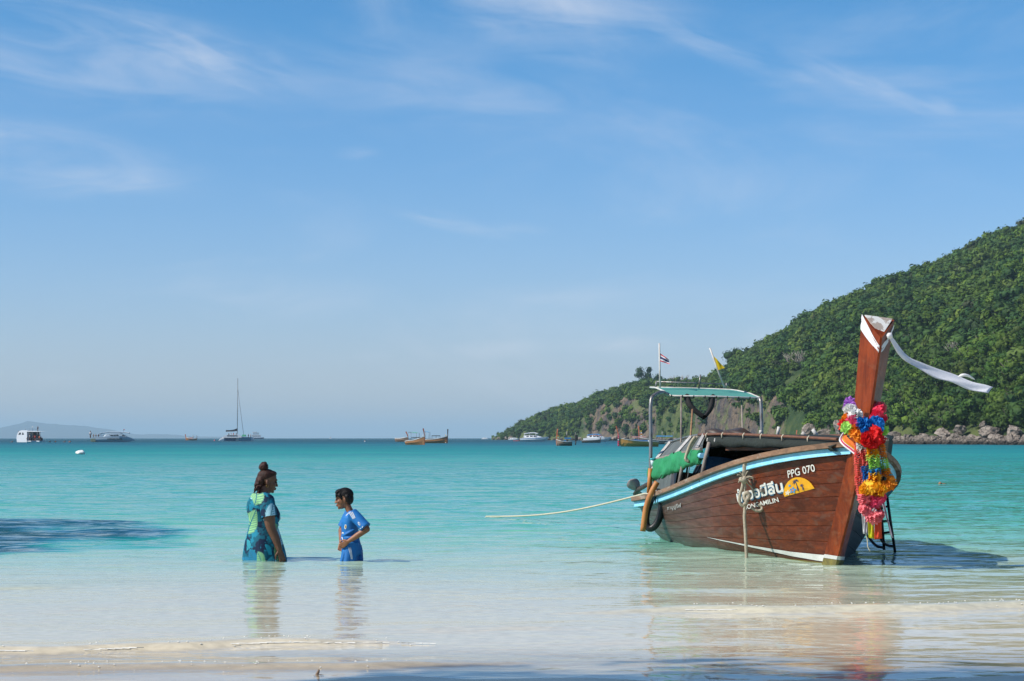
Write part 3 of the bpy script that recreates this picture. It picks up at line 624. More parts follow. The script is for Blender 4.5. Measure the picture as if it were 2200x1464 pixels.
HEAD, HEEL = R(6.3), R(7.2); BOAT = Vector((3.36, 21.1, 0.0))
BF = Vector((math.sin(HEAD), -math.cos(HEAD), 0)); BP = Vector((math.cos(HEAD), math.sin(HEAD), 0))
def bx(p):
    """boat coordinates (x forward, y port, z up; aground, leaning a little to port) -> world"""
    x, y, z = p; y2 = y * math.cos(HEEL) + z * math.sin(HEEL); z2 = -y * math.sin(HEEL) + z * math.cos(HEEL)
    return BOAT + BF * x + BP * y2 + Vector((0, 0, z2))
STEM = [(-.6, -.5), (-.3, -.28), (0, -.10), (.45, .13), (.914, .337), (1.2, .43), (1.48, .5), (2.0, .55), (2.6, .58)]
def stem_x(z): return lerp_tab(STEM, z)
def hull_b(t): return 1.069 * (1 - math.exp(-7.386 * t / 1.007)) * (1 - .028 * t * t) * (1 - (.22 * ((t - .93) / .07) ** 2 if t > .93 else 0))
def hull_zg(t): return 1.282 - 1.634 * t + .713 * t * t
def hull_zk(t): return -.32 + .12 * max(0, (t - .5) / .5) ** 2
PT = [(0, .85), (.08, .62), (.15, .46), (.22, .33), (.32, .2), (.5, .17), (.8, .2), (1, .3)]
def hull_pt(t, w, side=-1, off=0.0):
    zk, zg = hull_zk(t), hull_zg(t); z = zk + (zg - zk) * w
    y = hull_b(t) * max(w, 1e-4) ** lerp_tab(PT, t) + off
    return Vector(((stem_x(z) - .07) * (1 - t) + (-7.02 + .25 * (1 - w)) * t, side * y, z))
def hull_nrm(t, w, side=-1):
    a = hull_pt(min(t + .004, 1), w, side) - hull_pt(max(t - .004, 0), w, side); b = hull_pt(t, w + .01, side) - hull_pt(t, w - .01, side)
    n = a.cross(b).normalized(); return n if n.y * side > 0 else -n
boat = thing('longtail_boat', 'red-brown wooden longtail boat aground in the shallows, tall prow hung with garlands', 'boat', bx((-3, 0, 0)))
def bpart(mb, name, m, parent=None, label=None): return mb.build(name, m, parent or boat, bx, None, label)
TS = [0, .006, .014, .025, .038, .052, .067, .083, .1, .118, .137, .157, .178, .2, .223, .248, .275, .305, .34, .38, .44, .5, .56, .62, .68, .74, .8, .86, .92, .95, .975, 1.0]
WS = [.10, .235, .345, .45, .55, .645, .735, .825, .912]
for side in (-1, 1):
    for k in range(len(WS)):
        w0 = WS[k]; w1 = WS[k + 1] if k + 1 < len(WS) else .985
        g = .0022; rings = []
        for tt in TS:
            n_ = hull_nrm(max(tt, .02), (w0 + w1) / 2, side); prof = []
            for wq, dep in ((w0, -.009), (w0 + g, 0), (w0 + (w1 - w0) * .35, .002), (w0 + (w1 - w0) * .7, .002), (w1 - g, 0), (w1, -.009)):
                prof.append(hull_pt(tt, wq, side) + n_ * dep)
            rings.append(prof)
        mb = MB(); mb.loft(rings, False, False, False)
        if side > 0: mb.f = [tuple(reversed(f)) for f in mb.f]
        bpart(mb, 'plank', ('hull_wood' if side < 0 else 'hull_shaded'))  # port planks take a dark copy: the unlit side's shade is in the colour
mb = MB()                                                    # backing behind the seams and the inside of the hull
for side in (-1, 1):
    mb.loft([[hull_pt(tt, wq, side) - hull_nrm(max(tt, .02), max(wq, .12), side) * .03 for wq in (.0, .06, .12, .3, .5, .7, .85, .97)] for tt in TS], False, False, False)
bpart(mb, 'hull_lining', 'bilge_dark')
mb = MB(); ring = [hull_pt(1, w_, -1) for w_ in (.05, .2, .4, .6, .8, .99)] + [hull_pt(1, w_, 1) for w_ in (.99, .8, .6, .4, .2, .05)]
mb.add(ring, [tuple(range(12))]); bpart(mb, 'transom', 'hull_wood_dull')
mb = MB(); mb.box((-7.0, 0, -.12), (.34, .3, .22)); bpart(mb, 'stern_post', 'rusty_pipe')
# gunwales: blue rubbing strake below, bare wooden cap rail above, swept round the stern
def rail_path(w_off_y, dz):
    P = []
    for side in (-1, 1):
        q = [hull_pt(tt, 1.0, side, w_off_y) + Vector((0, 0, dz)) for tt in [.012, .02, .035, .05, .07, .09, .12, .15, .18, .22, .26, .3, .35, .4, .45, .5, .55, .6, .65, .7, .75, .8, .85, .9, .93, .96, .98, 1.0]]
        P.append(q)
    return P[0], P[1]
def sweep(path, prof):
    """profile points (outward, up) swept along a path lying roughly level"""
    rings = []; n = len(path)
    for i, p in enumerate(path):
        d = path[min(i + 1, n - 1)] - path[max(i - 1, 0)]; o = Vector((d.y, -d.x, 0)).normalized(); rings.append([p + o * a + Vector((0, 0, b)) for a, b in prof])
    return rings
sb, pt_ = rail_path(.005, 0)
stern_arc = [Vector((-7.02 - .17 * math.cos(a), sb[-1].y * -math.sin(a) * -1 * .97, sb[-1].z)) for a in np.linspace(-1.25, 1.25, 11)]
stern_arc = [Vector((-7.02 - .17 * math.cos(a), abs(sb[-1].y) * math.sin(a) / math.sin(1.25) * .985, sb[-1].z)) for a in np.linspace(-1.25, 1.25, 11)]
whole = sb + stern_arc + list(reversed(pt_))
whole = [p.copy() for p in whole]
blue = [(-.012, -.128), (.038, -.122), (.046, -.095), (.042, -.062), (-.012, -.058)]
cap = [(-.06, -.055), (.028, -.055), (.036, -.03), (.026, -.004), (-.02, .006), (-.062, -.002)]
for nm, prof, mt in (('rub_rail', blue, 'rail_blue'), ('cap_rail', cap, 'rail_wood')):
    # outward is to starboard of travel when running aft along starboard
    mb = MB(); mb.loft([[Vector(q) for q in r_] for r_ in sweep(whole, [(a, b) for a, b in prof])], True, False); bpart(mb, nm, mt)
# inner port rail seen across the bow
mb = MB(); mb.loft([[p + Vector((0, -.05, -.10)), p + Vector((0, -.05, -.06)), p + Vector((0, -.035, -.06)), p + Vector((0, -.035, -.10))] for p in pt_[2:14]], True, False); bpart(mb, 'inner_rail', 'rail_blue')
# stem timber and prow post, one tapering three-sided timber
def stem_sec(z):
    f = Vector((stem_x(z), 0, z)); k = min(1, max(0, (z - 1.0) / 1.4)); hw = .105 + .005 * min(z, 1) + .065 * max(0, (z - 1.15) / 1.3); d = .17 + .02 * k
    return f, hw, d
def stem_ring(z, back_dz=0.0):
    f, hw, d = stem_sec(z); b = Vector((f.x - d, 0, z + back_dz)); 
    return [f + Vector((0, -.012, 0)), f + Vector((0, .012, 0)), b + Vector((0, hw, 0)), b + Vector((-.02, hw * .8, 0)), b + Vector((-.02, -hw * .8, 0)), b + Vector((0, -hw, 0))]
mb = MB(); mb.loft([stem_ring(z) for z in (-.32, -.1, 0, .2, .45, .7, .914, 1.05, 1.2)], True, False); st_o = bpart(mb, 'stem', 'prow_wood')
mb = MB(); mb.loft([stem_ring(z, bd) for z, bd in ((1.203, 0), (1.35, 0), (1.6, .02), (1.9, .06), (2.15, .12), (2.33, .21))], True, False); prow_o = bpart(mb, 'prow_post', 'prow_wood')
f, hw, d = stem_sec(2.33)
mb = MB(); tri = [f + Vector((-.035, -.004, .012)), f + Vector((-.035, .012, .012)), Vector((f.x - d + .012, hw * .86, 2.33 + .212)), Vector((f.x - d + .012, -hw * .86, 2.33 + .212))]
top = [p + Vector((.003, 0, .008)) for p in tri]; mb.add(tri + top, [(4, 5, 6, 7), (0, 1, 5, 4), (1, 2, 6, 5), (2, 3, 7, 6), (3, 0, 4, 7)]); bpart(mb, 'cap_paint', 'peeling_paint', prow_o)
# white boot stripe, widening towards the stem, and the algae below it
def skin_strip(pts_lo, pts_hi, off, name, m, n=24, side=-1):
    mb = MB(); lo = []; hi = []
    for i in range(n + 1):
        k = i / n; t0 = lerp_tab([(j / (len(pts_lo) - 1), p[0]) for j, p in enumerate(pts_lo)], k); wl = lerp_tab([(j / (len(pts_lo) - 1), p[1]) for j, p in enumerate(pts_lo)], k); wh = lerp_tab([(j / (len(pts_hi) - 1), p[1]) for j, p in enumerate(pts_hi)], k)
        row = [hull_pt(t0, wl + (wh - wl) * q, side) + hull_nrm(max(t0, .02), wl + (wh - wl) * q, side) * off for q in (0, .33, .66, 1)]
        lo.append(row)
    mb.loft(lo, False, False, False); return bpart(mb, name, m)
skin_strip([(.384, .348), (.21, .272), (.112, .230), (.05, .214), (.002, .206)], [(.384, .350), (.21, .288), (.112, .262), (.05, .256), (.002, .252)], .008, 'boot_stripe', 'white_paint', 40)
skin_strip([(.16, .14), (.06, .14), (.002, .14)], [(.16, .212), (.06, .206), (.002, .200)], .0075, 'weed_line', 'algae', 20)
mb = MB(); fr_ = [stem_ring(z) for z in (-.05, .045)]; mb.loft([[Vector((p.x + .006, p.y * 1.05, p.z)) for p in r_] for r_ in fr_], False, False); bpart(mb, 'stem_weed', 'algae', st_o)
mb = MB(); mb.loft([[p + Vector((.005, (-.006 if p.y < 0 else .006), 0)) for p in stem_ring(z)] for z in (.047, .085)], False, False); bpart(mb, 'stem_stripe', 'white_paint', st_o)
def inner_half(x, z, side=-1):
    t_ = (x - .45) / -7.45; wq = (z - hull_zk(t_)) / (hull_zg(t_) - hull_zk(t_)); return max(.05, hull_b(t_) * max(wq, 1e-4) ** lerp_tab(PT, t_) - .045)
# inside: floor boards, thwarts, bow deck, stern deck
for k in range(7):
    y = -.66 + k * .22; mb = MB(); mb.box((-3.9, y * .85, .14), (3.6, .165, .03)); bpart(mb, 'floor_board', 'grey_wood')
for x in (-1.1, -2.1, -3.1, -4.1):
    t_ = (x - .5) / -7.4; mb = MB(); zt = hull_zg(t_) - .30; mb.box((x, 0, zt), (.26, 2 * min(inner_half(x + .13, zt), inner_half(x - .13, zt)), .04)); bpart(mb, 'thwart', 'green_paint' if x < -3 else 'grey_wood')
mb = MB(); tt = [.02, .04, .07, .10, .13]; mb.loft([[hull_pt(q, .95, -1, -.03), hull_pt(q, .96, 1, -.03)] for q in tt], False, False, False); bpart(mb, 'bow_deck', 'rail_wood')
for k in range(6):
    t0 = .86 + k * .023; mb = MB(); a, b, c_, d_ = hull_pt(t0, .93, -1, -.04), hull_pt(t0 + .021, .93, -1, -.04), hull_pt(t0 + .021, .93, 1, -.04), hull_pt(t0, .93, 1, -.04)
    mb.add([a, b, c_, d_] + [p - Vector((0, 0, .03)) for p in (a, b, c_, d_)], [(0, 1, 2, 3), (0, 4, 5, 1), (1, 5, 6, 2), (2, 6, 7, 3), (3, 7, 4, 0)]); bpart(mb, 'stern_deck_board', 'grey_wood')
mb = MB(); mb.loft([[Vector((-6.95 - .1 * math.cos(a) + .18, .55 * math.sin(a), .36 + z)) for z in (0, .06)] for a in np.linspace(-1.5, 1.5, 10)], False, False, False); bpart(mb, 'stern_rim', 'rail_blue')

# ---- the low cabin roof with its dark tarpaulin
SBR = [(-4.5, -.70, 1.255), (-3.0, -.68, 1.262), (-1.5, -.52, 1.262), (.22, -.22, 1.262)]
PTR = [(-4.5, .62, 1.40), (-3.0, .62, 1.41), (-1.5, .46, 1.39), (.15, .06, 1.30)]
sbr, ptr = spline(SBR, 16), spline(PTR, 16)
roof = None
mb = MB(); mb.loft([[a + Vector((0, 0, -.035)), (a * .7 + b * .3) + Vector((0, 0, .012)), (a * .3 + b * .7) + Vector((0, 0, .012)), b + Vector((0, 0, -.03))] for a, b in zip(sbr, ptr)], False, True, False); roof = bpart(mb, 'roof_tarp', 'tarp_dark')
mb = MB(); rows = []
for i, a in enumerate(sbr):
    k = i / 16; dr = (.125 - .05 * k) * (1 + .10 * math.sin(i * 2.1)); w_ = .018 * math.sin(i * 1.7)
    rows.append([a + Vector((0, .02, -.012)), a + Vector((0, -.03 + w_, -.04)), a + Vector((0, -.055 - w_, -.035 - dr * .55)), a + Vector((0, -.03 + w_ * .6, -.04 - dr)), a + Vector((0, .02, -.03 - dr))])
mb.loft(rows, False, True, False); bpart(mb, 'valance', 'tarp_dark', roof)
mb = MB(); mb.tube([p + Vector((0, -.012, .006)) for p in sbr], .017, 7); bpart(mb, 'roof_rail', 'rusty_pipe', roof)
mb = MB(); mb.tube([p + Vector((0, 0, .006)) for p in ptr], .017, 7); bpart(mb, 'roof_rail', 'rusty_pipe', roof)
for i in (2, 5, 8, 10, 12, 14):                              # ties along the rail
    mb = MB(); mb.tube([sbr[i] + Vector((0, -.02, .026)), sbr[i] + Vector((0, -.036, .0)), sbr[i] + Vector((.01, -.03, -.045))], .009, 5); bpart(mb, 'tie', 'rope_pale', roof)
for x, y, z in ((-3.55, -.77, 1.19), (-3.1, -.775, 1.185)):
    mb = MB(); mb.tube([Vector((x, y, z)) + Vector((0, .0, 0)) + Vector((.018 * math.cos(a), -.02, .018 * math.sin(a))) for a in np.linspace(0, 6.28, 9)], .005, 5); bpart(mb, 'eyelet', 'white_pipe', roof)
mb = MB(); mb.bar((-3.0, -.66, 1.10), (-1.2, -.46, 1.14), .03, .04); bpart(mb, 'roof_beam', 'rusty_pipe')
for x in (-4.4, -3.4, -2.4, -1.4, -.5):
    a = min(sbr, key=lambda p: abs(p.x - x)); b = min(ptr, key=lambda p: abs(p.x - x)); mb = MB(); mb.tube([a + Vector((0, .02, -.05)), (a + b) / 2 + Vector((0, 0, -.02)), b + Vector((0, -.02, -.05))], .016, 6); bpart(mb, 'roof_bow', 'grey_wood')
# sloping side window of grey sheet with pale battens, aft
UP = [(-6.4, -.75, 1.13), (-5.4, -.73, 1.20), (-4.45, -.70, 1.25), (-4.15, -.69, 1.255)]; LO = [(-6.05, -.95, .895), (-5.0, -.96, .95), (-3.9, -.96, 1.01), (-3.0, -.95, 1.06)]
up, lo = spline(UP, 10), spline(LO, 10)
mb = MB(); mb.loft([[a, (a + b) / 2 + Vector((0, -.012, -.006)), b] for a, b in zip(up, lo)], False, True, False); side_p = bpart(mb, 'side_sheet', 'tarp_grey')
mb = MB(); mb.loft([[a, a + Vector((.35, .75, .1)), a + Vector((.3, 1.3, .1))] for a in up], False, True, False); bpart(mb, 'aft_roof', 'tarp_dark')
for i in (1, 5, 9):
    mb = MB(); mb.bar(up[i] + Vector((0, -.012, .012)), lo[i] + Vector((0, -.02, .008)), .035, .02); bpart(mb, 'batten', 'white_pipe', side_p)
mb = MB(); mb.tube([p + Vector((0, -.01, .014)) for p in up], .014, 6); bpart(mb, 'batten', 'steel_pipe', side_p)
mb = MB(); mb.tube([p + Vector((0, -.012, .0)) for p in lo], .022, 6); bpart(mb, 'eave_pole', 'grey_wood', side_p)
mb = MB(); mb.loft([[Vector(p) for p in q] for q in ([(-5.95, -.97, .72), (-5.9, -.95, .5)], [(-5.3, -.98, .80), (-5.2, -.97, .52)], [(-4.55, -.98, .9), (-4.6, -.97, .585)])], False, True, False); bpart(mb, 'side_sheet', 'tarp_grey')
for x, ztop in ((-3.92, 1.02), (-2.61, 1.14)):
    t_ = (x - .5) / -7.45; mb = MB(); mb.tube([(x, -1.0, hull_zg(t_) - .05), (x + .005, -.985, (hull_zg(t_) + ztop) / 2), (x - .005, -.955, ztop)], [.026, .022, .024], 7); bpart(mb, 'roof_post', 'grey_wood')
mb = MB(); mb.tube([(-3.45, -1.0, .62), (-3.45, -.97, 1.03)], .006, 5); bpart(mb, 'stay_wire', 'steel_pipe')
for x, y in ((-4.4, .62), (-2.6, .62), (-1.2, .44)):
    t_ = (x - .5) / -7.45; mb = MB(); mb.tube([(x, min(y + .25, hull_b(t_) - .06), hull_zg(t_) - .1), (x, y, 1.36)], .022, 6); bpart(mb, 'roof_post', 'grey_wood')
# short white and rusty posts standing on the roof, seen over the rail
for x, y, dx, hgt, mt in ((-4.3, .02, .0, .03, 'white_pipe'), (-4.0, .16, .01, .09, 'white_pipe'), (-3.0, .26, -.05, .02, 'white_pipe'), (-2.6, .30, -.07, .06, 'white_pipe')):
    mb = MB(); mb.tube([(x, y, 1.36), (x, y + dx, 1.38 + hgt)], .021, 7); bpart(mb, 'roof_stub', mt)
# ---- stern frame and teal canopy
canP = [[(-6.95, -.96, 1.885), (-6.95, -.4, 1.945), (-6.95, .14, 1.995)], [(-6.75, -.92, 1.88), (-6.75, -.36, 1.94), (-6.75, .2, 1.985)], [(-6.45, -.86, 1.835), (-6.45, -.28, 1.90), (-6.45, .31, 1.955)], [(-6.15, -.81, 1.772), (-6.15, -.2, 1.84), (-6.15, .40, 1.895)]]
mb = MB(); mb.loft([[Vector(p) for p in spline(r_, 6)] for r_ in canP], False, True, False); can = bpart(mb, 'canopy', 'canopy_teal')
edge = [Vector(p) for p in canP[0]] + [Vector(r_[2]) for r_ in canP[1:]] + [Vector(p) for p in reversed(canP[3][:2])] + [Vector(r_[0]) for r_ in reversed(canP[:3])]
mb = MB(); mb.tube(edge, .012, 6); bpart(mb, 'canopy_hem', 'white_pipe', can)
for i in range(9):
    k = i / 8; p = Vector(canP[3][0]).lerp(Vector(canP[3][2]), k); mb = MB(); mb.tube([p + Vector((.01, 0, .012)), p + Vector((.02, 0, -.02))], .008, 5); bpart(mb, 'lashing', 'black_cloth', can)
fr_list = {'frame_left': [(-5.75, -1.0, .42), (-5.82, -1.06, 1.1), (-5.88, -1.115, 1.62), (-5.95, -1.07, 1.74), (-6.1, -.95, 1.80), (-6.25, -.83, 1.79)],
           'frame_right': [(-5.9, .55, .3), (-5.95, .45, 1.2), (-6.05, .385, 1.82), (-6.12, .36, 1.87)],
           'frame_mid': [(-5.2, -.74, .5), (-5.25, -.78, 1.2), (-5.9, -.72, 1.77)], 'frame_mid2': [(-5.0, -.70, .5), (-5.0, -.71, 1.25), (-5.5, -.63, 1.6)], 'frame_mid3': [(-5.4, .1, .5), (-5.6, .1, 1.3), (-6.3, .17, 1.87)]}
for nm, q in fr_list.items():
    mb = MB(); mb.tube(spline(q, 16) if 'mid' not in nm else q, .024 if 'mid' not in nm else .0125, 8); bpart(mb, 'canopy_post', 'steel_pipe' if 'mid' not in nm else 'grey_wood' if nm != 'frame_mid2' else 'bamboo_brown', can)
mb = MB(); mb.tube([(-5.75, -1.02, .46), (-5.765, -1.035, .78)], .030, 8); bpart(mb, 'post_sleeve', 'hose_orange')
mb = MB(); mb.tube([(-5.55, .108, 1.36), (-5.5, .11, 1.22)], .024, 8); bpart(mb, 'post_sleeve', 'hose_orange')
mb = MB(); mb.tube([(-6.75, -.93, 1.96), (-6.7, -.5, 2.0), (-6.55, .03, 2.045)], .011, 6); bpart(mb, 'roof_bar', 'steel_pipe', can)
for p, hgt in (((-6.75, -.92, 1.88), .09), ((-6.65, -.35, 1.94), .19), ((-6.55, .0, 1.99), .07)):
    mb = MB(); mb.tube([p, (p[0], p[1] + .0, p[2] + hgt)], .012, 6); bpart(mb, 'bar_stub', 'steel_pipe', can)
mb = MB(); q = spline([(-6.2, -.60, 1.80), (-6.1, -.54, 1.66), (-6.05, -.38, 1.55), (-6.05, -.34, 1.555), (-6.1, -.27, 1.68), (-6.2, -.25, 1.84)], 18)
mb.loft([[p + Vector((0, -.04, -.01)), p + Vector((.035, 0, .03)), p + Vector((0, .045, .02)), p + Vector((-.035, 0, -.03))] for p in q], True, True); drape = mb.build('black_drape', 'black_cloth', None, bx, bx((-6.1, -.4, 1.7)))
tag(drape, 'black cloth hanging in a V under the teal canopy', 'cloth')
# engine, long shaft and propeller over the stern
mb = MB(); mb.box((-6.25, -.45, .62), (.55, .42, .34), taper=.85); eng = bpart(mb, 'engine', 'engine_dark')
for dx in (-.18, 0, .18):
    mb = MB(); mb.tube([(-6.25 + dx, -.3, .78), (-6.25 + dx, -.25, .92)], .045, 7); bpart(mb, 'engine_cylinder', 'engine_dark', eng)
def wpart(mb, name, m, parent): return mb.build(name, m, parent)
mb = MB(); mb.tube([bx((-6.3, -.5, .6)), at(1395.5, 1039, 27.6), at(1369.6, 1053.5, 28.4), at(1364, 1062, 28.5)], .032, 7); wpart(mb, 'shaft', 'engine_dark', eng)
pb = at(1372, 1054, 28.4)
for tip, wm_ in (((1353, 1031, 28.3), 1.0), ((1378, 1072, 28.6), .55)):
    e = at(*tip) - pb; side_v = e.cross(Vector((.25, 1, .1))).normalized(); q = spline([pb, pb + e * .4, pb + e * .8, pb + e], 8); wd = [.02, .045, .07, .085, .092, .088, .07, .045, .01]
    mb = MB(); mb.loft([[p - side_v * w_ * wm_, p + Vector((.0, -.015, 0)), p + side_v * w_ * wm_, p + Vector((.0, .015, 0))] for p, w_ in zip(q, wd)], True, True); wpart(mb, 'propeller_blade', 'propeller', eng)

# ---- painted names, numbers and emblem on the starboard bow
def text_mb(body, target, shear=0.0, bold=0.0, spacing=1.0):
    """text outline -> mesh -> laid on the planking; target maps (0..1, 0..1) to hull t, w"""
    cu = bpy.data.curves.new('txt', 'FONT'); cu.body = body; cu.size = 1; cu.offset = bold; cu.shear = shear; cu.space_character = spacing; cu.resolution_u = 4
    o = bpy.data.objects.new('txt', cu); C.objects.link(o); bpy.context.view_layer.update()
    dg = bpy.context.evaluated_depsgraph_get(); me = bpy.data.meshes.new_from_object(o.evaluated_get(dg)); bpy.data.objects.remove(o)
    bm = bmesh.new(); bm.from_mesh(me); bmesh.ops.triangulate(bm, faces=bm.faces)
    xs = [v.co.x for v in bm.verts]; ys = [v.co.y for v in bm.verts]; x0, x1, y0, y1 = min(xs), max(xs), min(ys), max(ys)
    vs = [((v.co.x - x0) / (x1 - x0), (v.co.y - y0) / (y1 - y0)) for v in bm.verts]; fs = [tuple(v.index for v in f.verts) for f in bm.faces]; bm.free()
    return vs, fs
def quad_target(bl, br, tl, tr): 
    def f(u, v):
        a = (bl[0] + (br[0] - bl[0]) * u, bl[1] + (br[1] - bl[1]) * u); b = (tl[0] + (tr[0] - tl[0]) * u, tl[1] + (tr[1] - tl[1]) * u)
        return a[0] + (b[0] - a[0]) * v, a[1] + (b[1] - a[1]) * v
    return f
def on_hull(pts, fs, tgt, off):
    mb = MB(); q = [tgt(u, v) for u, v in pts]; mb.add([hull_pt(t_, w_, -1) + hull_nrm(t_, w_, -1) * off for t_, w_ in q], fs)
    mb.f = [f if (Vector(mb.v[f[1]]) - Vector(mb.v[f[0]])).cross(Vector(mb.v[f[2]]) - Vector(mb.v[f[0]])).y < 0 else tuple(reversed(f)) for f in mb.f]; return mb
def paint_text(body, quad, m, off=.009, **kw):
    vs, fs = text_mb(body, None, **kw); return bpart(on_hull(vs, fs, quad_target(*quad), off), 'lettering', m)
TH = ((.2350, .650), (.1135, .700), (.2390, .765), (.1175, .800))
paint_text('น้องอมีลีน', tuple((a - .0012, b - .0085) for a, b in TH), 'lettering_blue', .010, bold=.045)
paint_text('น้องอมีลีน', TH, 'lettering_white', .0135, bold=.03)
paint_text('NONGAMILIN', ((.2187, .5845), (.1253, .6297), (.2195, .6225), (.1280, .6640)), 'lettering_white', .0115, bold=.018)
paint_text('PPG 070', ((.1040, .795), (.0567, .824), (.1056, .850), (.0596, .8745)), 'lettering_white', .0115, bold=.012)
paint_text('กาบูยูรีฟ', ((.6433, .70), (.5241, .70), (.6385, .775), (.5241, .77)), 'lettering_faded', .011, bold=.02)
def patch(fn, name, m, off, parent=None):
    """polygon fan given as (u, v) about a centre"""
    c0, ring = fn; vs = [c0] + ring; fs = [(0, i, i % len(ring) + 1) for i in range(1, len(ring) + 1)]; return vs, fs
EQ = quad_target((.1150, .655), (.0560, .700), (.1165, .775), (.0700, .815))
def emblem(pts, c0, m, off):
    vs, fs = patch((c0, pts), 'emblem', m, off); return on_hull(vs, fs, EQ, off)
half = [(.04, .06)] + [(.5 - .5 * math.cos(a) * (1 if a < 1.57 else .98), .10 + .88 * math.sin(a) ** .85) for a in np.linspace(.12, 3.05, 18)] + [(1.0, .07)]
em = bpart(emblem(half, (.5, .35), 'emblem_yellow', .0105), 'emblem', 'emblem_yellow')
def em_child(shapes, name, m, off=.0135):
    mb = MB()
    for c0, pts in shapes:
        q = emblem(pts, c0, m, off); mb.add(q.v, q.f)
    return bpart(mb, name, m, em)
def palm(cx, cy, base, s):
    out_ = [((cx, (cy + base) / 2), [(cx - .012, cy), (cx + .012, cy), (cx + .035, base + .12), (cx + .01, base), (cx - .014, base), (cx + .012, base + .12)])]
    for a in (-.35, .25, .9, 1.9, 2.6, 3.4, 4.0): out_.append(((cx + s * .4 * math.cos(a), cy + s * .6 * math.sin(a)), [(cx, cy), (cx + s * .5 * math.cos(a + .28), cy + s * .75 * math.sin(a + .28)), (cx + s * math.cos(a), cy + s * 1.3 * math.sin(a) - s * .5), (cx + s * .5 * math.cos(a - .2), cy + s * .7 * math.sin(a - .2))]))
    return out_
em_child(palm(.52, .78, .16, .14) + palm(.68, .45, .14, .075), 'palm_print', 'emblem_navy')
def flower(cx, cy, s): return [((cx, cy), [(cx + s * (1 + .35 * math.cos(5 * a)) * math.cos(a), cy + s * 1.6 * (1 + .35 * math.cos(5 * a)) * math.sin(a)) for a in np.linspace(0, 6.2, 25)])]
em_child(flower(.36, .30, .095) + flower(.28, .62, .04), 'flower_print', 'emblem_blue'); em_child(flower(.17, .24, .075), 'flower_print', 'emblem_pale'); em_child(flower(.36, .30, .035), 'flower_centre', 'emblem_orange', .0155)

# ------------------------------------------------------------------ things on and around the boat
def G(px, py, D=20.40): return at(px, py, D)
def worldbuild(mb, name, m, label, cat, base, group=None):
    return tag(mb.build(name, m, None, None, Vector(base)), label, cat, group)
# flowers strung as garlands: one ruffled flower shape, many copies
FLOWER_COL = dict(coral=(.95, .20, .17), red=(.80, .018, .02), crimson=(.90, .045, .11), pink=(.95, .24, .27), orange=(.97, .32, .02), amber=(.98, .46, .015), yellow=(.98, .64, .04), green=(.48, .86, .18), blue=(.008, .21, .62), white=(.88, .87, .85), purple=(.50, .18, .66), rose=(.95, .10, .22))
for k, c in FLOWER_COL.items(): mat('flower_' + k, c, .75, tuple(x * .9 for x in c), 30, trans=.3, bump=.0)
def flower_mb(seed):
    """a ruffled paper flower: three frilled discs stacked on the thread"""
    r = random.Random(seed); mb = MB()
    for lay in range(3):
        n = 14; z0 = (lay - 1) * .34; ph = r.uniform(0, 1); rim = []; mid = []
        for i in range(n):
            a = (i + ph) * 2 * math.pi / n; k = 1.05 if i % 2 else .84
            rim.append((k * r.uniform(.92, 1.08) * math.cos(a), k * math.sin(a), z0 + (.20 if i % 2 else -.16) + r.uniform(-.06, .06))); mid.append((.5 * math.cos(a), .5 * math.sin(a), z0 + r.uniform(-.05, .05)))
        o = len(mb.v); mb.add(rim + mid + [(0, 0, z0 + .06)], [(i, (i + 1) % n, n + (i + 1) % n, n + i) for i in range(n)] + [(n + i, n + (i + 1) % n, 2 * n) for i in range(n)])
    return mb
flower_me = {(k, q): flower_mb(q * 7 + 1).mesh('flower', 'flower_' + k) for k in FLOWER_COL for q in range(3)}
rf = random.Random(17)
def flowers(root, pts_cols, size=.051):
    """one flower object per entry: (world point, axis, colour, scale)"""
    base = root_base(root)
    for P, ax, col, s in pts_cols:
        o = bpy.data.objects.new('flower', flower_me[(col, rf.randrange(3))]); C.objects.link(o); o.parent = root
        o.location = Vector(P) - base; q = Vector((0, 0, 1)).rotation_difference(unit(ax)); o.rotation_mode = 'QUATERNION'; o.rotation_quaternion = q @ Quaternion((0, 0, 1), rf.uniform(0, 6.28)); o.scale = (size * s, size * s, size * s * .95)
def Z6(x, y, D=20.40): return G(1800 + x / 4.067, 840 + y / 4.067, D)
def string(root, zpts, cols, n, D=20.40, size=.051):
    q = spline([Z6(x, y, D) for x, y in zpts], n - 1); L = []
    for i, P in enumerate(q):
        ax = q[min(i + 1, n - 1)] - q[max(i - 1, 0)]; c = lerp_cols(cols, i / (n - 1)); L.append((P + Vector((rf.uniform(-.004, .004), rf.uniform(-.006, .006), 0)), ax + Vector((rf.uniform(-.01, .01), rf.uniform(-.01, .01), 0)), c, rf.uniform(.88, 1.12)))
    flowers(root, L, size)
    mb = MB(); mb.tube(q, .006, 5); mb.build('thread', 'rope', root)
def lerp_cols(cols, u):
    for k, c in cols:
        if u <= k: return c
    return cols[-1][1]
g1 = thing('flower_garland', 'coral flower garland hanging furthest left on the prow', 'garland', Z6(190, 540))
string(g1, [(192, 470), (190, 560), (192, 660), (196, 760), (204, 860), (225, 950), (245, 1010)], [(1, 'coral')], 17, 20.42, .058)
g2 = thing('flower_garland', 'white, coral and blue flower garland second from left on the prow', 'garland', Z6(250, 560))
string(g2, [(205, 455), (222, 505), (245, 560), (252, 650), (258, 740), (268, 800), (290, 860), (318, 930), (325, 1000)], [(.14, 'white'), (.36, 'coral'), (.38, 'coral'), (.6, 'blue'), (.72, 'red'), (1, 'coral')], 18, 20.37, .058)
g3 = thing('flower_garland', 'amber and lime green flower garland third from left on the prow', 'garland', Z6(300, 500))
string(g3, [(290, 470), (300, 540), (310, 610), (322, 690), (326, 760)], [(.36, 'amber'), (.78, 'green'), (.82, 'blue'), (1, 'amber')], 11, 20.31, .064)
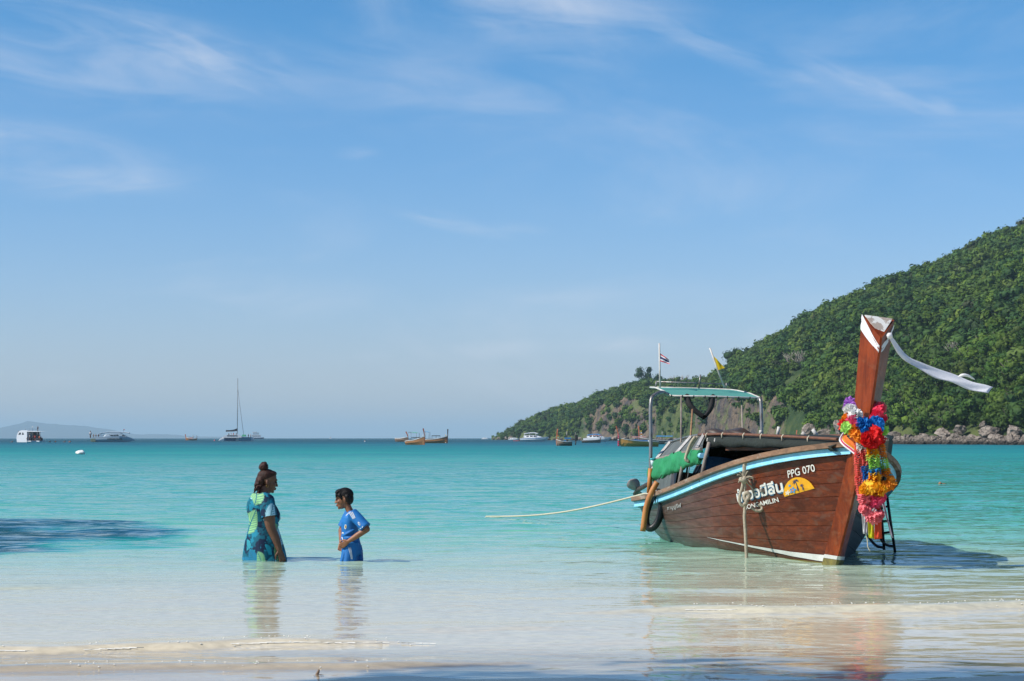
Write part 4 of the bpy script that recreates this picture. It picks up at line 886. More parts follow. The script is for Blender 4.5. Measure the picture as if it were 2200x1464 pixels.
g4 = thing('flower_garland', 'orange and lime green flower garland furthest right on the prow', 'garland', Z6(370, 500))
string(g4, [(345, 440), (365, 500), (378, 560), (392, 630), (402, 690), (406, 725)], [(.45, 'orange'), (.88, 'green'), (1, 'orange')], 10, 20.38, .062)
g5 = thing('flower_garland', 'thick collar garland of mixed bright flowers round the neck of the prow', 'garland', Z6(150, 300))
PL = []
def cl(x, y, col, s, D=20.40, n=5, sp=16):
    for k in range(n):
        PL.append((Z6(x + rf.gauss(0, sp), y + rf.gauss(0, sp), D + rf.uniform(-.05, .03)), (rf.gauss(0, 1), rf.gauss(-.6, .6), rf.gauss(0, 1)), col, s * rf.uniform(.85, 1.15)))
cl(115, 122, 'purple', 1.1, 20.58, 5, 14); cl(118, 180, 'white', 1.1, 20.46, 6, 13); cl(155, 212, 'white', 1.1, 20.40, 6, 12); cl(92, 232, 'orange', 1.0, 20.48, 5, 12); cl(68, 272, 'red', 1.1, 20.52, 4, 12); cl(150, 262, 'rose', 1.2, 20.38, 6, 17); cl(185, 268, 'rose', 1.0, 20.36, 3, 10)
cl(90, 312, 'green', 1.15, 20.40, 5, 14); cl(118, 318, 'green', 1.0, 20.38, 3, 10); cl(165, 330, 'orange', 1.05, 20.36, 5, 14); cl(205, 292, 'blue', 1.1, 20.34, 5, 12); cl(225, 330, 'blue', 1.1, 20.32, 5, 12); cl(252, 362, 'blue', 1.1, 20.31, 5, 12); cl(150, 362, 'orange', .9, 20.36, 3, 10); cl(185, 402, 'orange', 1.05, 20.34, 6, 14); cl(205, 440, 'orange', .9, 20.36, 3, 10)
cl(270, 405, 'red', 1.3, 20.27, 7, 18); cl(320, 385, 'red', 1.3, 20.26, 8, 18); cl(300, 435, 'red', 1.3, 20.27, 8, 20); cl(345, 420, 'red', 1.2, 20.30, 6, 16)
cl(372, 142, 'pink', 1.15, 20.72, 5, 13); cl(352, 180, 'crimson', 1.15, 20.66, 5, 14); cl(350, 228, 'crimson', 1.15, 20.58, 6, 14); cl(345, 285, 'blue', 1.15, 20.50, 6, 14); cl(348, 325, 'blue', 1.15, 20.44, 6, 14); cl(396, 338, 'green', 1.1, 20.62, 6, 13)
flowers(g5, PL)
g6 = thing('flower_tuft', 'orange and yellow flower tassel spread across the garlands below the lime green strings', 'garland', Z6(340, 860)); PL = []
cl(245, 868, 'amber', 1.1, 20.33, 8, 17); cl(275, 845, 'yellow', 1.0, 20.33, 5, 12); cl(310, 868, 'amber', 1.1, 20.31, 7, 15); cl(360, 865, 'amber', 1.15, 20.30, 9, 17); cl(400, 838, 'orange', 1.0, 20.34, 6, 12); cl(440, 822, 'orange', 1.0, 20.36, 6, 12); cl(470, 798, 'orange', .95, 20.38, 5, 10); cl(300, 800, 'red', 1.0, 20.36, 5, 13)
flowers(g6, PL)
g7 = thing('flower_tuft', 'pink flower tassel at the bottom of the garlands with white beads', 'garland', Z6(300, 1060)); PL = []
cl(240, 945, 'pink', 1.1, 20.37, 7, 16); cl(300, 910, 'crimson', 1.0, 20.37, 5, 14); cl(325, 960, 'rose', 1.1, 20.36, 8, 18); cl(240, 1052, 'pink', .95, 20.35, 6, 12); cl(275, 1080, 'pink', 1.0, 20.34, 6, 13); cl(320, 1098, 'pink', 1.05, 20.33, 7, 14); cl(362, 1092, 'pink', .95, 20.35, 5, 10)
flowers(g7, PL)
mb = MB()
for k in range(16): mb.blob(Z6(rf.uniform(300, 345), rf.uniform(1020, 1085), 20.31), .009, 1)
mb.build('bead', 'white_paint', g7)
# cloth sash and ribbons
def cloth(name, m_, tl, bl, label, cat, D=20.42, sag=0.0, n=14, thick=.006, depth=0.0, group=None, parent=None, sway=.012):
    a = spline([Z6(*p, D) if len(p) == 2 else Z6(*p) for p in tl], n); b = spline([Z6(*p, D) if len(p) == 2 else Z6(*p) for p in bl], n); rows = []
    for i, (p, q) in enumerate(zip(a, b)):
        row = []
        for k in range(7):
            u = k / 6; x = p.lerp(q, u); x = x + Vector((0, sway * math.sin(u * 9 + i * .5) - depth * math.sin(math.pi * u), 0)); row.append(x)
        rows.append(row + [x + Vector((0, thick, 0)) for x in reversed(row)])
    mb = MB(); mb.loft(rows, True, True)
    if parent is not None: return mb.build(name, m_, parent)
    return worldbuild(mb, name, m_, label, cat, a[0], group)
mat('cloth_white', (.88, .87, .88), .8, (.80, .79, .82), 7, trans=.12, bump=.25, bdist=.02); mat('cloth_lilac', (.52, .47, .56), .8, (.44, .40, .5), 7, trans=.3); mat('cloth_yellow', (.80, .80, .03), .7, (.72, .66, .02), 6, trans=.3); mat('cloth_orange', (.90, .13, .03), .7, (.82, .07, .03), 6, trans=.3); mat('cloth_gold', (.95, .40, .02), .7, trans=.25); mat('cloth_pink', (.80, .05, .16), .7, trans=.25); mat('cloth_tangerine', (.93, .22, .03), .7, trans=.25)
sash = thing('cloth_sash', 'banded sash of white, pink, yellow and orange cloth wrapped round the prow under the flowers', 'sash', Z6(60, 400))
SL = [(62, 345), (15, 430), (30, 475), (180, 580)]
for i, (cn, o0, o1) in enumerate((('cloth_white', 0, .16), ('cloth_pink', .165, .32), ('cloth_white', .325, .38), ('cloth_gold', .385, .55), ('cloth_tangerine', .555, 1.0))):
    A = [(64, 340), (12, 420), (34, 470), (110, 530), (186, 590)]; B = [(150, 330), (80, 380), (95, 415), (150, 455), (192, 500)]
    la = [(a[0] + (b[0] - a[0]) * o0, a[1] + (b[1] - a[1]) * o0, 20.60 - .05 * k) for k, (a, b) in enumerate(zip(A, B))]; lb = [(a[0] + (b[0] - a[0]) * o1, a[1] + (b[1] - a[1]) * o1, 20.60 - .05 * k) for k, (a, b) in enumerate(zip(A, B))]
    cloth('sash_band', cn, la, lb, None, None, parent=sash, sway=.004)
cloth('ribbon', 'cloth_white', [(192, 900), (205, 1060), (222, 1250)], [(222, 900), (240, 1060), (240, 1250)], 'white ribbon hanging leftmost below the garlands', 'ribbon', 20.46)
cloth('ribbon', 'cloth_lilac', [(222, 960), (238, 1080), (238, 1240)], [(240, 960), (262, 1080), (270, 1255)], 'narrow lilac ribbon between the white and the yellow ribbon', 'ribbon', 20.45)
cloth('ribbon', 'cloth_yellow', [(246, 1000), (258, 1120), (272, 1285)], [(306, 1000), (316, 1120), (322, 1295)], 'neon yellow ribbon hanging below the pink tassel', 'ribbon', 20.43)
cloth('ribbon', 'cloth_orange', [(318, 1010), (318, 1120), (322, 1300)], [(372, 1000), (382, 1120), (388, 1290)], 'neon orange ribbon hanging below the pink tassel', 'ribbon', 20.40)
cloth('ribbon', 'cloth_lilac', [(355, 880), (405, 1050), (468, 1285)], [(382, 880), (425, 1050), (488, 1285)], 'long thin lilac ribbon blowing across the ladder', 'ribbon', 20.6)
mb = MB(); mb.tube(spline([Z6(240, 1240, 20.47), Z6(258, 1300, 20.47), Z6(262, 1360, 20.47), Z6(282, 1402, 20.47)], 10), .006, 5); worldbuild(mb, 'string_end', 'rope_pale', 'frayed white string dangling below the white ribbon', 'string', Z6(240, 1240, 20.47))
# white cloth tied round the top of the prow, its end blowing to the right
def Z2(x, y, D): return G(1660 + x / 2.569, 660 + y / 2.569, D)
wc = thing('prow_cloth', 'white cloth knotted round the top of the prow with its tail blowing right', 'cloth', Z2(640, 160, 20.3))
def stem_face(z, u, side, out_=.012):
    f, hw, d = stem_sec(z); b = Vector((f.x - d, side * hw, z + .21 * max(0, (z - 1.9) / .43))); p = Vector((f.x, 0, z)).lerp(b, u); n_ = Vector((hw, side * d, 0)).normalized(); return bx(p + n_ * out_)
rows = []
for i in range(9):
    u = .99 - i / 8 * .97; zc = 2.335 - .045 - .085 * (1 - u) ; h_ = .052 - .016 * (1 - u); rows.append([stem_face(min(zc - h_ + 2 * h_ * k / 4, 2.36), u, -1, .010 + .006 * math.sin(k * 2.4 + i * .7)) for k in range(5)])
for i in range(1, 6):
    u = i / 8; zc = 2.205 + .05 * u * u; h_ = .036 - .012 * u; rows.append([stem_face(zc - h_ + 2 * h_ * k / 4, u, 1, .010 + .005 * math.sin(k * 2.4 + i)) for k in range(5)])
mb = MB(); mb.loft(rows, False, True, False); mb.build('wrap', 'cloth_white', wc)
mb = MB(); mb.loft([[stem_face(2.215 + .075 * k - .016 + .03 * j, .45 + .52 * k, 1, .012) for j in range(2)] for k in np.linspace(0, 1, 6)], False, True, False); mb.build('wrap', 'cloth_white', wc)
mb = MB(); mb.blob(Z2(645, 158, 20.27), (.03, .025, .028), 2, .5, 3); mb.build('knot', 'cloth_white', wc)
UPE = [(655, 158), (735, 258), (830, 312), (950, 352), (1060, 395), (1150, 425), (1218, 440)]; LOE = [(640, 168), (700, 268), (800, 338), (900, 392), (1000, 420), (1100, 462), (1188, 474)]
ua = spline([Z2(x, y, 20.27 + .0007 * (x - 640) + min(.16, .0006 * (x - 650))) for x, y in UPE], 26); la = spline([Z2(x, y, 20.27 + .0007 * (x - 640)) for x, y in LOE], 26)
rows = []
for i, (p, q) in enumerate(zip(ua, la)):
    rows.append([p.lerp(q, k / 6) + Vector((0, .011 * math.sin(k * .9 + i * .45) * min(1, i / 6), .004 * math.sin(i * .9 + k))) for k in range(7)])
mb = MB(); mb.loft([r_ + [x + Vector((0, .006, 0)) for x in reversed(r_)] for r_ in rows], True, True); mb.build('tail', 'cloth_white', wc)
mb = MB(); mb.tube(spline([Z2(1025, 385, 20.5), Z2(1050, 376, 20.48), Z2(1080, 380, 20.5), Z2(1115, 400, 20.53)], 8), [.006, .012, .016, .016, .015, .014, .012, .01, .005], 6); mb.build('fold', 'cloth_white', wc)

# boarding ladder on the port side
ld = thing('boarding_ladder', 'black metal ladder hanging off the far side of the longtail boat', 'ladder', at(1900, 1100, 23.0)); mat('black_metal', (.016, .017, .018), .45)
def LZ(x, y, D=23.0): return at(1800 + x / 4.067, 840 + y / 4.067, D)
mb = MB(); mb.tube([LZ(372, 900), LZ(385, 1120), LZ(405, 1390)], .016, 7); mb.build('rail', 'black_metal', ld)
mb = MB(); mb.tube([LZ(425, 880), LZ(455, 1100), LZ(502, 1418)], .016, 7); mb.build('rail', 'black_metal', ld)
for a, b in (((378, 1026), (440, 1008)), ((388, 1140), (458, 1134)), ((396, 1242), (474, 1232))):
    mb = MB(); mb.tube([LZ(*a), LZ(*b)], .013, 6); mb.build('rung', 'black_metal', ld)
for q in ([(262, 1262), (300, 1318), (345, 1358), (408, 1372)], [(375, 1290), (402, 1330), (440, 1352), (492, 1358)]):
    mb = MB(); mb.tube(spline([LZ(*p) for p in q], 10), .016, 7); mb.build('hook', 'black_metal', ld)

# tyre tube, hose fender, ropes
c0 = bx((-5.15, -1.10, .25)); ty = MB(); pts = []
ca, cb = at(1413.5, 1054, 25.9), at(1397.5, 1139, 25.9); ax = (ca - cb); cc = (ca + cb) / 2; sdv = Vector((.088, -.03, .012))
q = [cc + ax * .5 * math.cos(a) * .92 + sdv * math.sin(a) * (1 - .15 * math.cos(a)) for a in np.linspace(0, 2 * math.pi, 41)[:-1]]
rings = []
for i, p in enumerate(q):
    d_ = unit(q[(i + 1) % 40] - q[i - 1]); a = unit(p - cc - d_ * (p - cc).dot(d_)); b = d_.cross(a); rings.append([p + (a * math.cos(k * math.pi / 5) * .046 + b * math.sin(k * math.pi / 5) * .05) for k in range(10)])
rings.append(rings[0]); ty.loft(rings, False, True)
worldbuild(ty, 'tyre_fender', 'rubber_black', 'black inner tube hanging as a fender on the stern quarter', 'fender', cc)
mb = MB(); mb.tube(spline([at(1412, 1036, 25.75), at(1400, 1058, 25.75), at(1388.5, 1090, 25.75), at(1381, 1142, 25.75)], 16), .036, 10); worldbuild(mb, 'hose_fender', 'hose_orange', 'bent orange hose hanging beside the black inner tube', 'hose', at(1390, 1090, 25.75))
mb = MB(); mb.tube(spline([at(1419, 1062, 26.2), at(1424, 1050, 26.3), at(1441, 1014, 26.2), at(1466, 980, 25.2), at(1480, 965, 24.7), at(1494, 938, 24.3)], 24), .011, 6); mb.tube(spline([at(1494, 938, 24.25), at(1483, 955, 24.3), at(1473, 985, 24.3), at(1480, 993, 24.3)], 12), .018, 6); mb.tube(spline([at(1499, 938, 24.25), at(1487, 957, 24.3), at(1475, 978, 24.3), at(1472, 988, 24.3)], 12), .016, 6); mb.tube([at(1474, 984, 24.3), at(1478, 990, 24.3), at(1481, 995, 24.3)], .014, 5)
worldbuild(mb, 'tie_rope', 'rope', 'pale rope looped over the corner of the tarpaulin roof and tied down aft', 'rope', at(1470, 975, 24.7))
mb = MB(); mb.tube(spline([at(1415, 1032, 26.0), at(1432, 1005, 26.0), at(1448, 972, 25.4)], 10), .006, 5); worldbuild(mb, 'lashing_rope', 'black_cloth', 'thin dark cord slanting across the rolled green tarpaulin', 'rope', at(1432, 1005, 26))
# mooring line from the stern into the sea
P0, P1 = on_water(1045, 1110), bx((-6.95, -.86, .44)); q = [P0.lerp(P1, k / 16) - Vector((0, 0, .10 * math.sin(math.pi * k / 16))) for k in range(17)]; q = [P0 + (P0 - q[3]) * .6 + Vector((0, 0, -.25))] + q
mb = MB(); mb.tube(q + [bx((-6.4, -.75, .46)), bx((-5.9, -.9, .48))], .013, 6); worldbuild(mb, 'mooring_line', 'rope_pale', 'mooring line running from the stern down into the sea at the left', 'rope', P1)
mb = MB()
for k in range(4): mb.tube([bx((-6.55 + .2 * math.cos(a) * (1 - .1 * k), -.62 + .22 * math.sin(a), .41 + .022 * k)) for a in np.linspace(0, 6.28, 15)], .013, 5)
worldbuild(mb, 'rope_coil', 'rope_pale', 'coil of pale rope lying on the stern deck', 'rope', bx((-6.55, -.62, .4)))
mb = MB(); mb.tube(spline([bx((-6.6, -1.0, .36)), bx((-7.35, -.72, .3)), bx((-7.2, -.75, .02)), bx((-7.1, -.7, -.02)), bx((-7.0, -.6, .1))], 16), .018, 6); worldbuild(mb, 'stern_cable', 'rubber_black', 'black cable looping under the stern', 'cable', bx((-7.2, -.75, .1)))
# knotted rope over the starboard rail
RD = bx(hull_pt(.205, 1.0)).y - .06
kr = thing('knotted_rope', 'pale rope hung over the near rail, knotted in loops and dropping into the water', 'rope', at(1601, 1030, RD)); H5 = lambda x, y, d=0: at(1580 + x / 11.26, 980 + y / 11.26, RD + d)
def rp(pts, r_, name='strand', n=14):
    mb = MB(); mb.tube(spline(pts, n), r_, 7); mb.build(name, 'rope', kr)
rp([H5(420, 118, .12), H5(330, 105, .02), H5(265, 130), H5(222, 220), H5(212, 360), H5(215, 520)], .020); rp([H5(430, 150, .12), H5(330, 140, .02), H5(285, 175), H5(258, 280), H5(245, 400), H5(245, 530)], .018)
rp([H5(205, 560), H5(165, 760), H5(110, 940), H5(100, 1090), H5(150, 1190), H5(215, 1210)], .017); rp([H5(230, 570), H5(235, 720), H5(225, 860)], .016)
rp([H5(255, 590), H5(320, 680), H5(400, 770), H5(440, 900)], .010); rp([H5(225, 940, -.03), H5(270, 890, -.04), H5(325, 930, -.04), H5(320, 1010, -.04), H5(250, 1050, -.04), H5(215, 1000, -.03), H5(225, 930, -.03)], .022, 'loop', 24)
rp([H5(320, 1010, -.05), H5(260, 1080, -.05), H5(270, 1130, -.05), H5(200, 1175, -.04)], .020, 'loop'); rp([H5(380, 1240, -.02), H5(480, 1310, -.03), H5(570, 1330, -.03), H5(640, 1290, -.03), H5(635, 1230, -.02), H5(560, 1170, -.02)], .016, 'loop', 18)
rp([H5(225, 1190), H5(230, 1330), H5(222, 1480), at(1602, 1150, RD), at(1605, 1214, RD), at(1608, 1232, RD)], .019, 'tail', 24)
mb = MB(); mb.blob(H5(210, 570, -.03), (.05, .045, .04), 2, .6, 4); mb.build('knot', 'rope', kr)
for k in range(12):
    a = rf.uniform(0, 6.28); e = Vector((math.cos(a) * rf.uniform(.06, .13), rf.uniform(-.05, 0), .4 * math.sin(a) * .1 + rf.uniform(-.02, .05))); p = H5(215, 555, -.03); rp([p, p + e * .6 + Vector((0, 0, .015)), p + e], .006, 'frayed_end', 5)
# rolled green tarpaulin under the eave with a blue pipe through it
rl = thing('rolled_tarp', 'bright green tarpaulin rolled up under the eave with a blue pipe in it', 'tarpaulin', bx((-4.5, -.98, .9)))
path = spline([(-6.0, -.955, .755), (-5.2, -.96, .83), (-4.2, -.965, .915), (-3.0, -.965, .975)], 44); rings = []
for i, p in enumerate(path):
    u = i / 44; p = Vector(p); r_ = .135 - .058 * u ** .8; rings.append([p + Vector((0, math.cos(a) * r_ * .56, math.sin(a) * r_ * (1.16 - .1 * u) - (.035 * math.sin(math.pi * u) if math.sin(a) < 0 else 0))) * 1.0 + Vector((0, math.cos(a), math.sin(a))) * (.030 * noise.noise(Vector((p.x * 3.2 + math.cos(a), math.sin(a) * 1.3, 3 + p.x))) + .012 * noise.noise(Vector((p.x * 9, a * 2.2, 7)))) for a in np.linspace(0, 2 * math.pi, 25)[:-1]])
mb = MB(); mb.loft(rings, False, True); inner = [[p * .55 + sum(rings[-1 - k], Vector()) / 24 * .45 for p in rings[-1 - k]] for k in (0, 7)]; mb.loft([rings[-1], inner[0]], False, True); mb.build('roll', 'tarp_green', rl, bx)
mb = MB(); mb.loft(inner, True, True); mb.build('roll_end', 'black_cloth', rl, bx)
mb = MB(); mb.tube([(-3.3, -.965, .97), (-2.88, -.965, .985)], .032, 9); mb.build('pipe', 'rail_blue', rl, bx)
# blue tarpaulin, added sheets for the shade, and dark goods inside
mb = MB(); rows = []
for i in range(15):
    y = -.62 + i * .10; rows.append([(-4.42 + .05 * math.sin(i * 1.3 + z * 5) + .03 * math.sin(i * 2.9), y, z + .02 * math.sin(i * .8)) for z in (.22, .45, .65, .85, 1.0)])
mb.loft(rows, False, True, False); worldbuild(MB().add([bx(p) for p in mb.v], mb.f, True), 'blue_tarp', 'tarp_blue', 'crumpled blue tarpaulin hung across the inside of the boat under the roof', 'tarpaulin', bx((-4.4, 0, .6)))
mb = MB(); rows = [[(x, min(.64, hull_b((x - .45) / -7.45) - .12) + .02, z) for z in (.85, 1.10, 1.36)] for x in np.linspace(-4.5, -.3, 12)]; mb.loft(rows, False, True, False); worldbuild(MB().add([bx(p) for p in mb.v], mb.f, True), 'far_shade_sheet', 'tarp_dark', 'dark sheet added for the shade on the far side under the roof', 'tarpaulin', bx((-2.5, .6, 1.1)))  # added dark sheet, stands for the roof's shade on the far side
mb = MB(); rows = [[(-4.55, y, z) for z in (.25, .7, 1.15, 1.28)] for y in np.linspace(-.55, .75, 6)]; mb.loft(rows, False, True, False); worldbuild(MB().add([bx(p) for p in mb.v], mb.f, True), 'rear_shade_sheet', 'tarp_dark', 'dark sheet added for the shade at the rear of the cabin behind the roof posts', 'tarpaulin', bx((-4.5, 0, .8)))  # another added sheet, its dark colour stands for shade at the back
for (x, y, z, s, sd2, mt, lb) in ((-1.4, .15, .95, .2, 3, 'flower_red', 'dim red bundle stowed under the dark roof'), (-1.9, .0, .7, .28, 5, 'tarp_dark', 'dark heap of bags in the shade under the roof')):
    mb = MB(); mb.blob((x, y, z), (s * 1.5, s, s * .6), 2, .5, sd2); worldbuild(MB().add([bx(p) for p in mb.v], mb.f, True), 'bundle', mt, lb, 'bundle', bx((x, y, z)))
mb = MB(); mb.blob((-5.0, -.35, 1.30), (.2, .2, .08), 2, .5, 8); mb.blob((-4.5, -.2, 1.33), (.4, .2, .07), 2, .6, 9); worldbuild(MB().add([bx(p) for p in mb.v], mb.f, True), 'dark_bags', 'engine_dark', 'dark bags lying on the rear of the tarpaulin roof', 'bag', bx((-4.8, -.3, 1.3)))
# teal cup on the left canopy post
cp = thing('teal_cup', 'small teal-lidded plastic cup fixed to the left canopy post', 'cup', at(1402, 992, 26.75)); b = at(1402.5, 985, 26.72)
mb = MB(); mb.tube([b, b + Vector((0, 0, -.022)), b + Vector((0, 0, -.024))], [.038, .036, .02], 12); mb.build('lid', 'bucket_teal', cp)
mat('clear_plastic', (.55, .68, .70), .2); mb = MB(); mb.tube([b + Vector((0, 0, -.026)), b + Vector((0, 0, -.10))], [.032, .024], 12); mb.build('cup', 'clear_plastic', cp)
mb = MB(); mb.tube([at(1404, 1001, 26.72), at(1401, 1008, 26.72)], [.02, .014], 8); mb.build('strap', 'white_pipe', cp)
# flags
def flag(pole, corners, bands, label_f, nm):
    e = thing(nm, label_f, 'flag', pole[0]); mb = MB(); mb.tube(pole, .012, 7); mb.build('pole', 'white_pipe', e)
    (a, b, c_, d_) = corners
    for k, (u0, u1, mt) in enumerate(bands):
        rows = []
        for i in range(9):
            s_ = i / 8; top = a.lerp(b, s_); bot = d_.lerp(c_, s_); rows.append([top.lerp(bot, u0 + (u1 - u0) * q / 3) + Vector((0, .025 * math.sin(s_ * 7 + (u0 + (u1 - u0) * q / 3) * 3) * s_, 0)) for q in range(4)])
        mb = MB(); mb.loft(rows, False, True, False); mb.build('stripe' if len(bands) > 1 else 'cloth', mt, e)
    return e
mat('flag_red', (.60, .02, .035), .7, trans=.3); mat('flag_white', (.75, .74, .76), .7, trans=.3); mat('flag_navy', (.02, .02, .13), .7, trans=.3); mat('flag_yellow', (.90, .58, .02), .7, trans=.3)
FD = 27.55; A = lambda x, y, dd=0: at(x, y, FD + dd)
flag([A(1418, 833), A(1417.5, 800), A(1416.5, 738)], [A(1416.5, 758), A(1437, 773, -.05), A(1439, 783, -.08), A(1415.5, 776)], [(0, .18, 'flag_red'), (.18, .36, 'flag_white'), (.36, .66, 'flag_navy'), (.66, .84, 'flag_white'), (.84, 1, 'flag_red')], 'small red, white and navy striped flag on a white pole on the canopy', 'striped_flag')
flag([A(1556, 833), A(1540, 790), A(1525, 748)], [A(1530.5, 763), A(1543, 775, -.04), A(1557, 791, -.06), A(1541, 796)], [(0, 1, 'flag_yellow')], 'plain yellow flag on a leaning white pole on the canopy', 'yellow_flag')

# ------------------------------------------------------------------ people
m, t, out = new_mat('skin_brown'); v = t.attr('loc'); n = t.noise(v, 9, 4, .6)
sk = pbsdf(t, t.mix(t.mapr(n, .3, .7), (.115, .050, .030), (.165, .075, .044)), .48, .35, t.bump(t.noise(v, 60, 3, .6), .08, .004), Subsurface_Weight=.05); t.l.new(sk.outputs[0], out.inputs[0])
m, t, out = new_mat('skin_tan'); v = t.attr('loc'); n = t.noise(v, 9, 4, .6)
sk = pbsdf(t, t.mix(t.mapr(n, .3, .7), (.20, .080, .040), (.29, .125, .064)), .45, .38, t.bump(t.noise(v, 60, 3, .6), .08, .004), Subsurface_Weight=.05); t.l.new(sk.outputs[0], out.inputs[0])
def hair_mat(name, c1, c2):
    m, t, out = new_mat(name); v = t.attr('loc'); n = t.noise(t.scale_vec(v, (18, 40, 9)), 3, 5, .7, 1.2)
    t.l.new(pbsdf(t, t.mix(t.mapr(n, .35, .7), c2, c1), .5, .22, t.bump(n, .6, .012)).outputs[0], out.inputs[0])
hair_mat('hair_black', (.012, .008, .008), (.005, .004, .004)); hair_mat('hair_brown', (.075, .024, .014), (.014, .007, .006))
mat('eye_dark', (.02, .012, .01), .25); mat('lip', (.22, .075, .06), .5); mat('lip_boy', (.34, .12, .09), .5); mat('gold', (.7, .42, .12), .3, metallic=.8)
def solid(parts, voxel, smooth=2, name='body'):
    """closed overlapping shapes fused into one continuous skin"""
    mb = MB()
    for f in parts: f(mb)
    me = bpy.data.meshes.new('tmp'); me.from_pydata([tuple(p) for p in mb.v], [], mb.f); o = bpy.data.objects.new('tmp', me); C.objects.link(o)
    md = o.modifiers.new('r', 'REMESH'); md.mode = 'VOXEL'; md.voxel_size = voxel; md.use_smooth_shade = True
    if smooth: s_ = o.modifiers.new('s', 'SMOOTH'); s_.iterations = smooth; s_.factor = .5
    bpy.context.view_layer.update(); dg = bpy.context.evaluated_depsgraph_get(); r_ = bpy.data.meshes.new_from_object(o.evaluated_get(dg))
    out_ = MB(); out_.add([v.co.copy() for v in r_.vertices], [tuple(p.vertices) for p in r_.polygons], True)
    bpy.data.objects.remove(o); return out_
def limb(pts, rr_, flat=1.0, seg=12, ax=(0, 1, 0)):
    """tapering limb through joints; radii per point, a little rounded at the ends"""
    def f(mb):
        P = spline(pts, (len(pts) - 1) * 4); n = len(P); rad = [lerp_tab([(k / (len(rr_) - 1), q) for k, q in enumerate(rr_)], i / (n - 1)) for i in range(n)]
        mb.tube(P, rad, seg); mb.blob(P[0], rad[0] * .99, 2); mb.blob(P[-1], rad[-1] * .99, 2)
    return f
def rings(R_, seg=20):
    """stack of ellipses: (centre, half depth x, half width y)"""
    def f(mb): mb.loft([[Vector(c) + Vector((rx * math.cos(a), ry * math.sin(a), 0)) for a in np.linspace(0, 2 * math.pi, seg + 1)[:-1]] for c, rx, ry in R_], True, True)
    return f
def ball(c, r_, sub=2): return lambda mb: mb.blob(c, r_, sub)
def head_parts(c, s, fx, tilt=0.0):
    """skull, jaw, nose, brow, lips, ear; fx = +1 looks to +x, -1 to -x; s = head height"""
    c = Vector(c); k = lambda x, y, z: c + Vector((fx * (x * math.cos(tilt) + z * math.sin(tilt)), y, z * math.cos(tilt) - x * math.sin(tilt))) * s
    L = [ball(k(-.06, 0, .16), (.40 * s, .315 * s, .335 * s), 3), ball(k(.09, 0, -.06), (.27 * s, .255 * s, .33 * s), 3), ball(k(.15, 0, -.30), (.18 * s, .19 * s, .155 * s), 3), ball(k(.265, 0, -.395), (.072 * s, .085 * s, .065 * s), 2),
         lambda mb: mb.tube([k(.33, 0, .10), k(.38, 0, -.03), k(.41, 0, -.11)], [.032 * s, .040 * s, .046 * s], 9), ball(k(.42, 0, -.12), (.045 * s, .055 * s, .04 * s), 2), ball(k(.40, .05, -.13), .035 * s, 2), ball(k(.40, -.05, -.13), .035 * s, 2),
         ball(k(.30, .0, .13), (.075 * s, .19 * s, .05 * s), 2), ball(k(.325, 0, -.235), (.055 * s, .085 * s, .030 * s), 2), ball(k(.315, 0, -.285), (.055 * s, .08 * s, .032 * s), 2), ball(k(.23, .15, -.09), (.10 * s, .09 * s, .09 * s), 2), ball(k(.23, -.15, -.09), (.10 * s, .09 * s, .09 * s), 2)]
    for sy in (-1, 1): L += [ball(k(-.07, sy * .305, -.05), (.070 * s, .040 * s, .115 * s), 2), ball(k(-.05, sy * .295, -.145), (.036 * s, .032 * s, .045 * s), 2)]
    return L, k
def hand_parts(w_, d, palm_n, s, curl, spread=.16, thumb_side=1):
    """palm and five fingers: wrist point, pointing direction, palm normal, hand length"""
    w_, d, n = Vector(w_), unit(d), unit(palm_n); sd_ = d.cross(n).normalized() * thumb_side; P = []
    def palm(mb):
        R_ = []
        for q, hw, th in ((0, .15, .13), (.15, .19, .13), (.35, .225, .12), (.48, .22, .10)):
            c = w_ + d * q * s; R_.append([c + sd_ * hw * s * math.cos(a) + n * th * s * .62 * math.sin(a) for a in np.linspace(0, 6.283, 13)[:-1]])
        mb.loft(R_, True, True)
    P.append(palm)
    for i, (off, ln) in enumerate(((.165, .44), (.055, .50), (-.06, .46), (-.165, .36))):
        b = w_ + d * .44 * s + sd_ * off * s; dd = (d + sd_ * spread * off * 2.5).normalized(); q1 = b + dd * ln * .42 * s + n * curl * ln * .10 * s; q2 = q1 + (dd * (1 - curl * .5) + n * curl * .7).normalized() * ln * .33 * s; q3 = q2 + (dd * (1 - curl) + n * curl * 1.1).normalized() * ln * .27 * s
        P.append(limb([b - dd * .08 * s, q1, q2, q3], [.058 * s, .054 * s, .048 * s, .04 * s], seg=9))
    b = w_ + d * .12 * s + sd_ * .15 * s; P.append(limb([b, b + (d * .55 + sd_ * .6 + n * .25).normalized() * .22 * s, b + (d * .8 + sd_ * .45 + n * .35).normalized() * .44 * s], [.075 * s, .06 * s, .046 * s], seg=9))
    return P
def hair_shell(k, s, fn, name, m, parent, sub=4, vox=None):
    pass

def person(name, label, base): return thing(name, label, 'person', base)
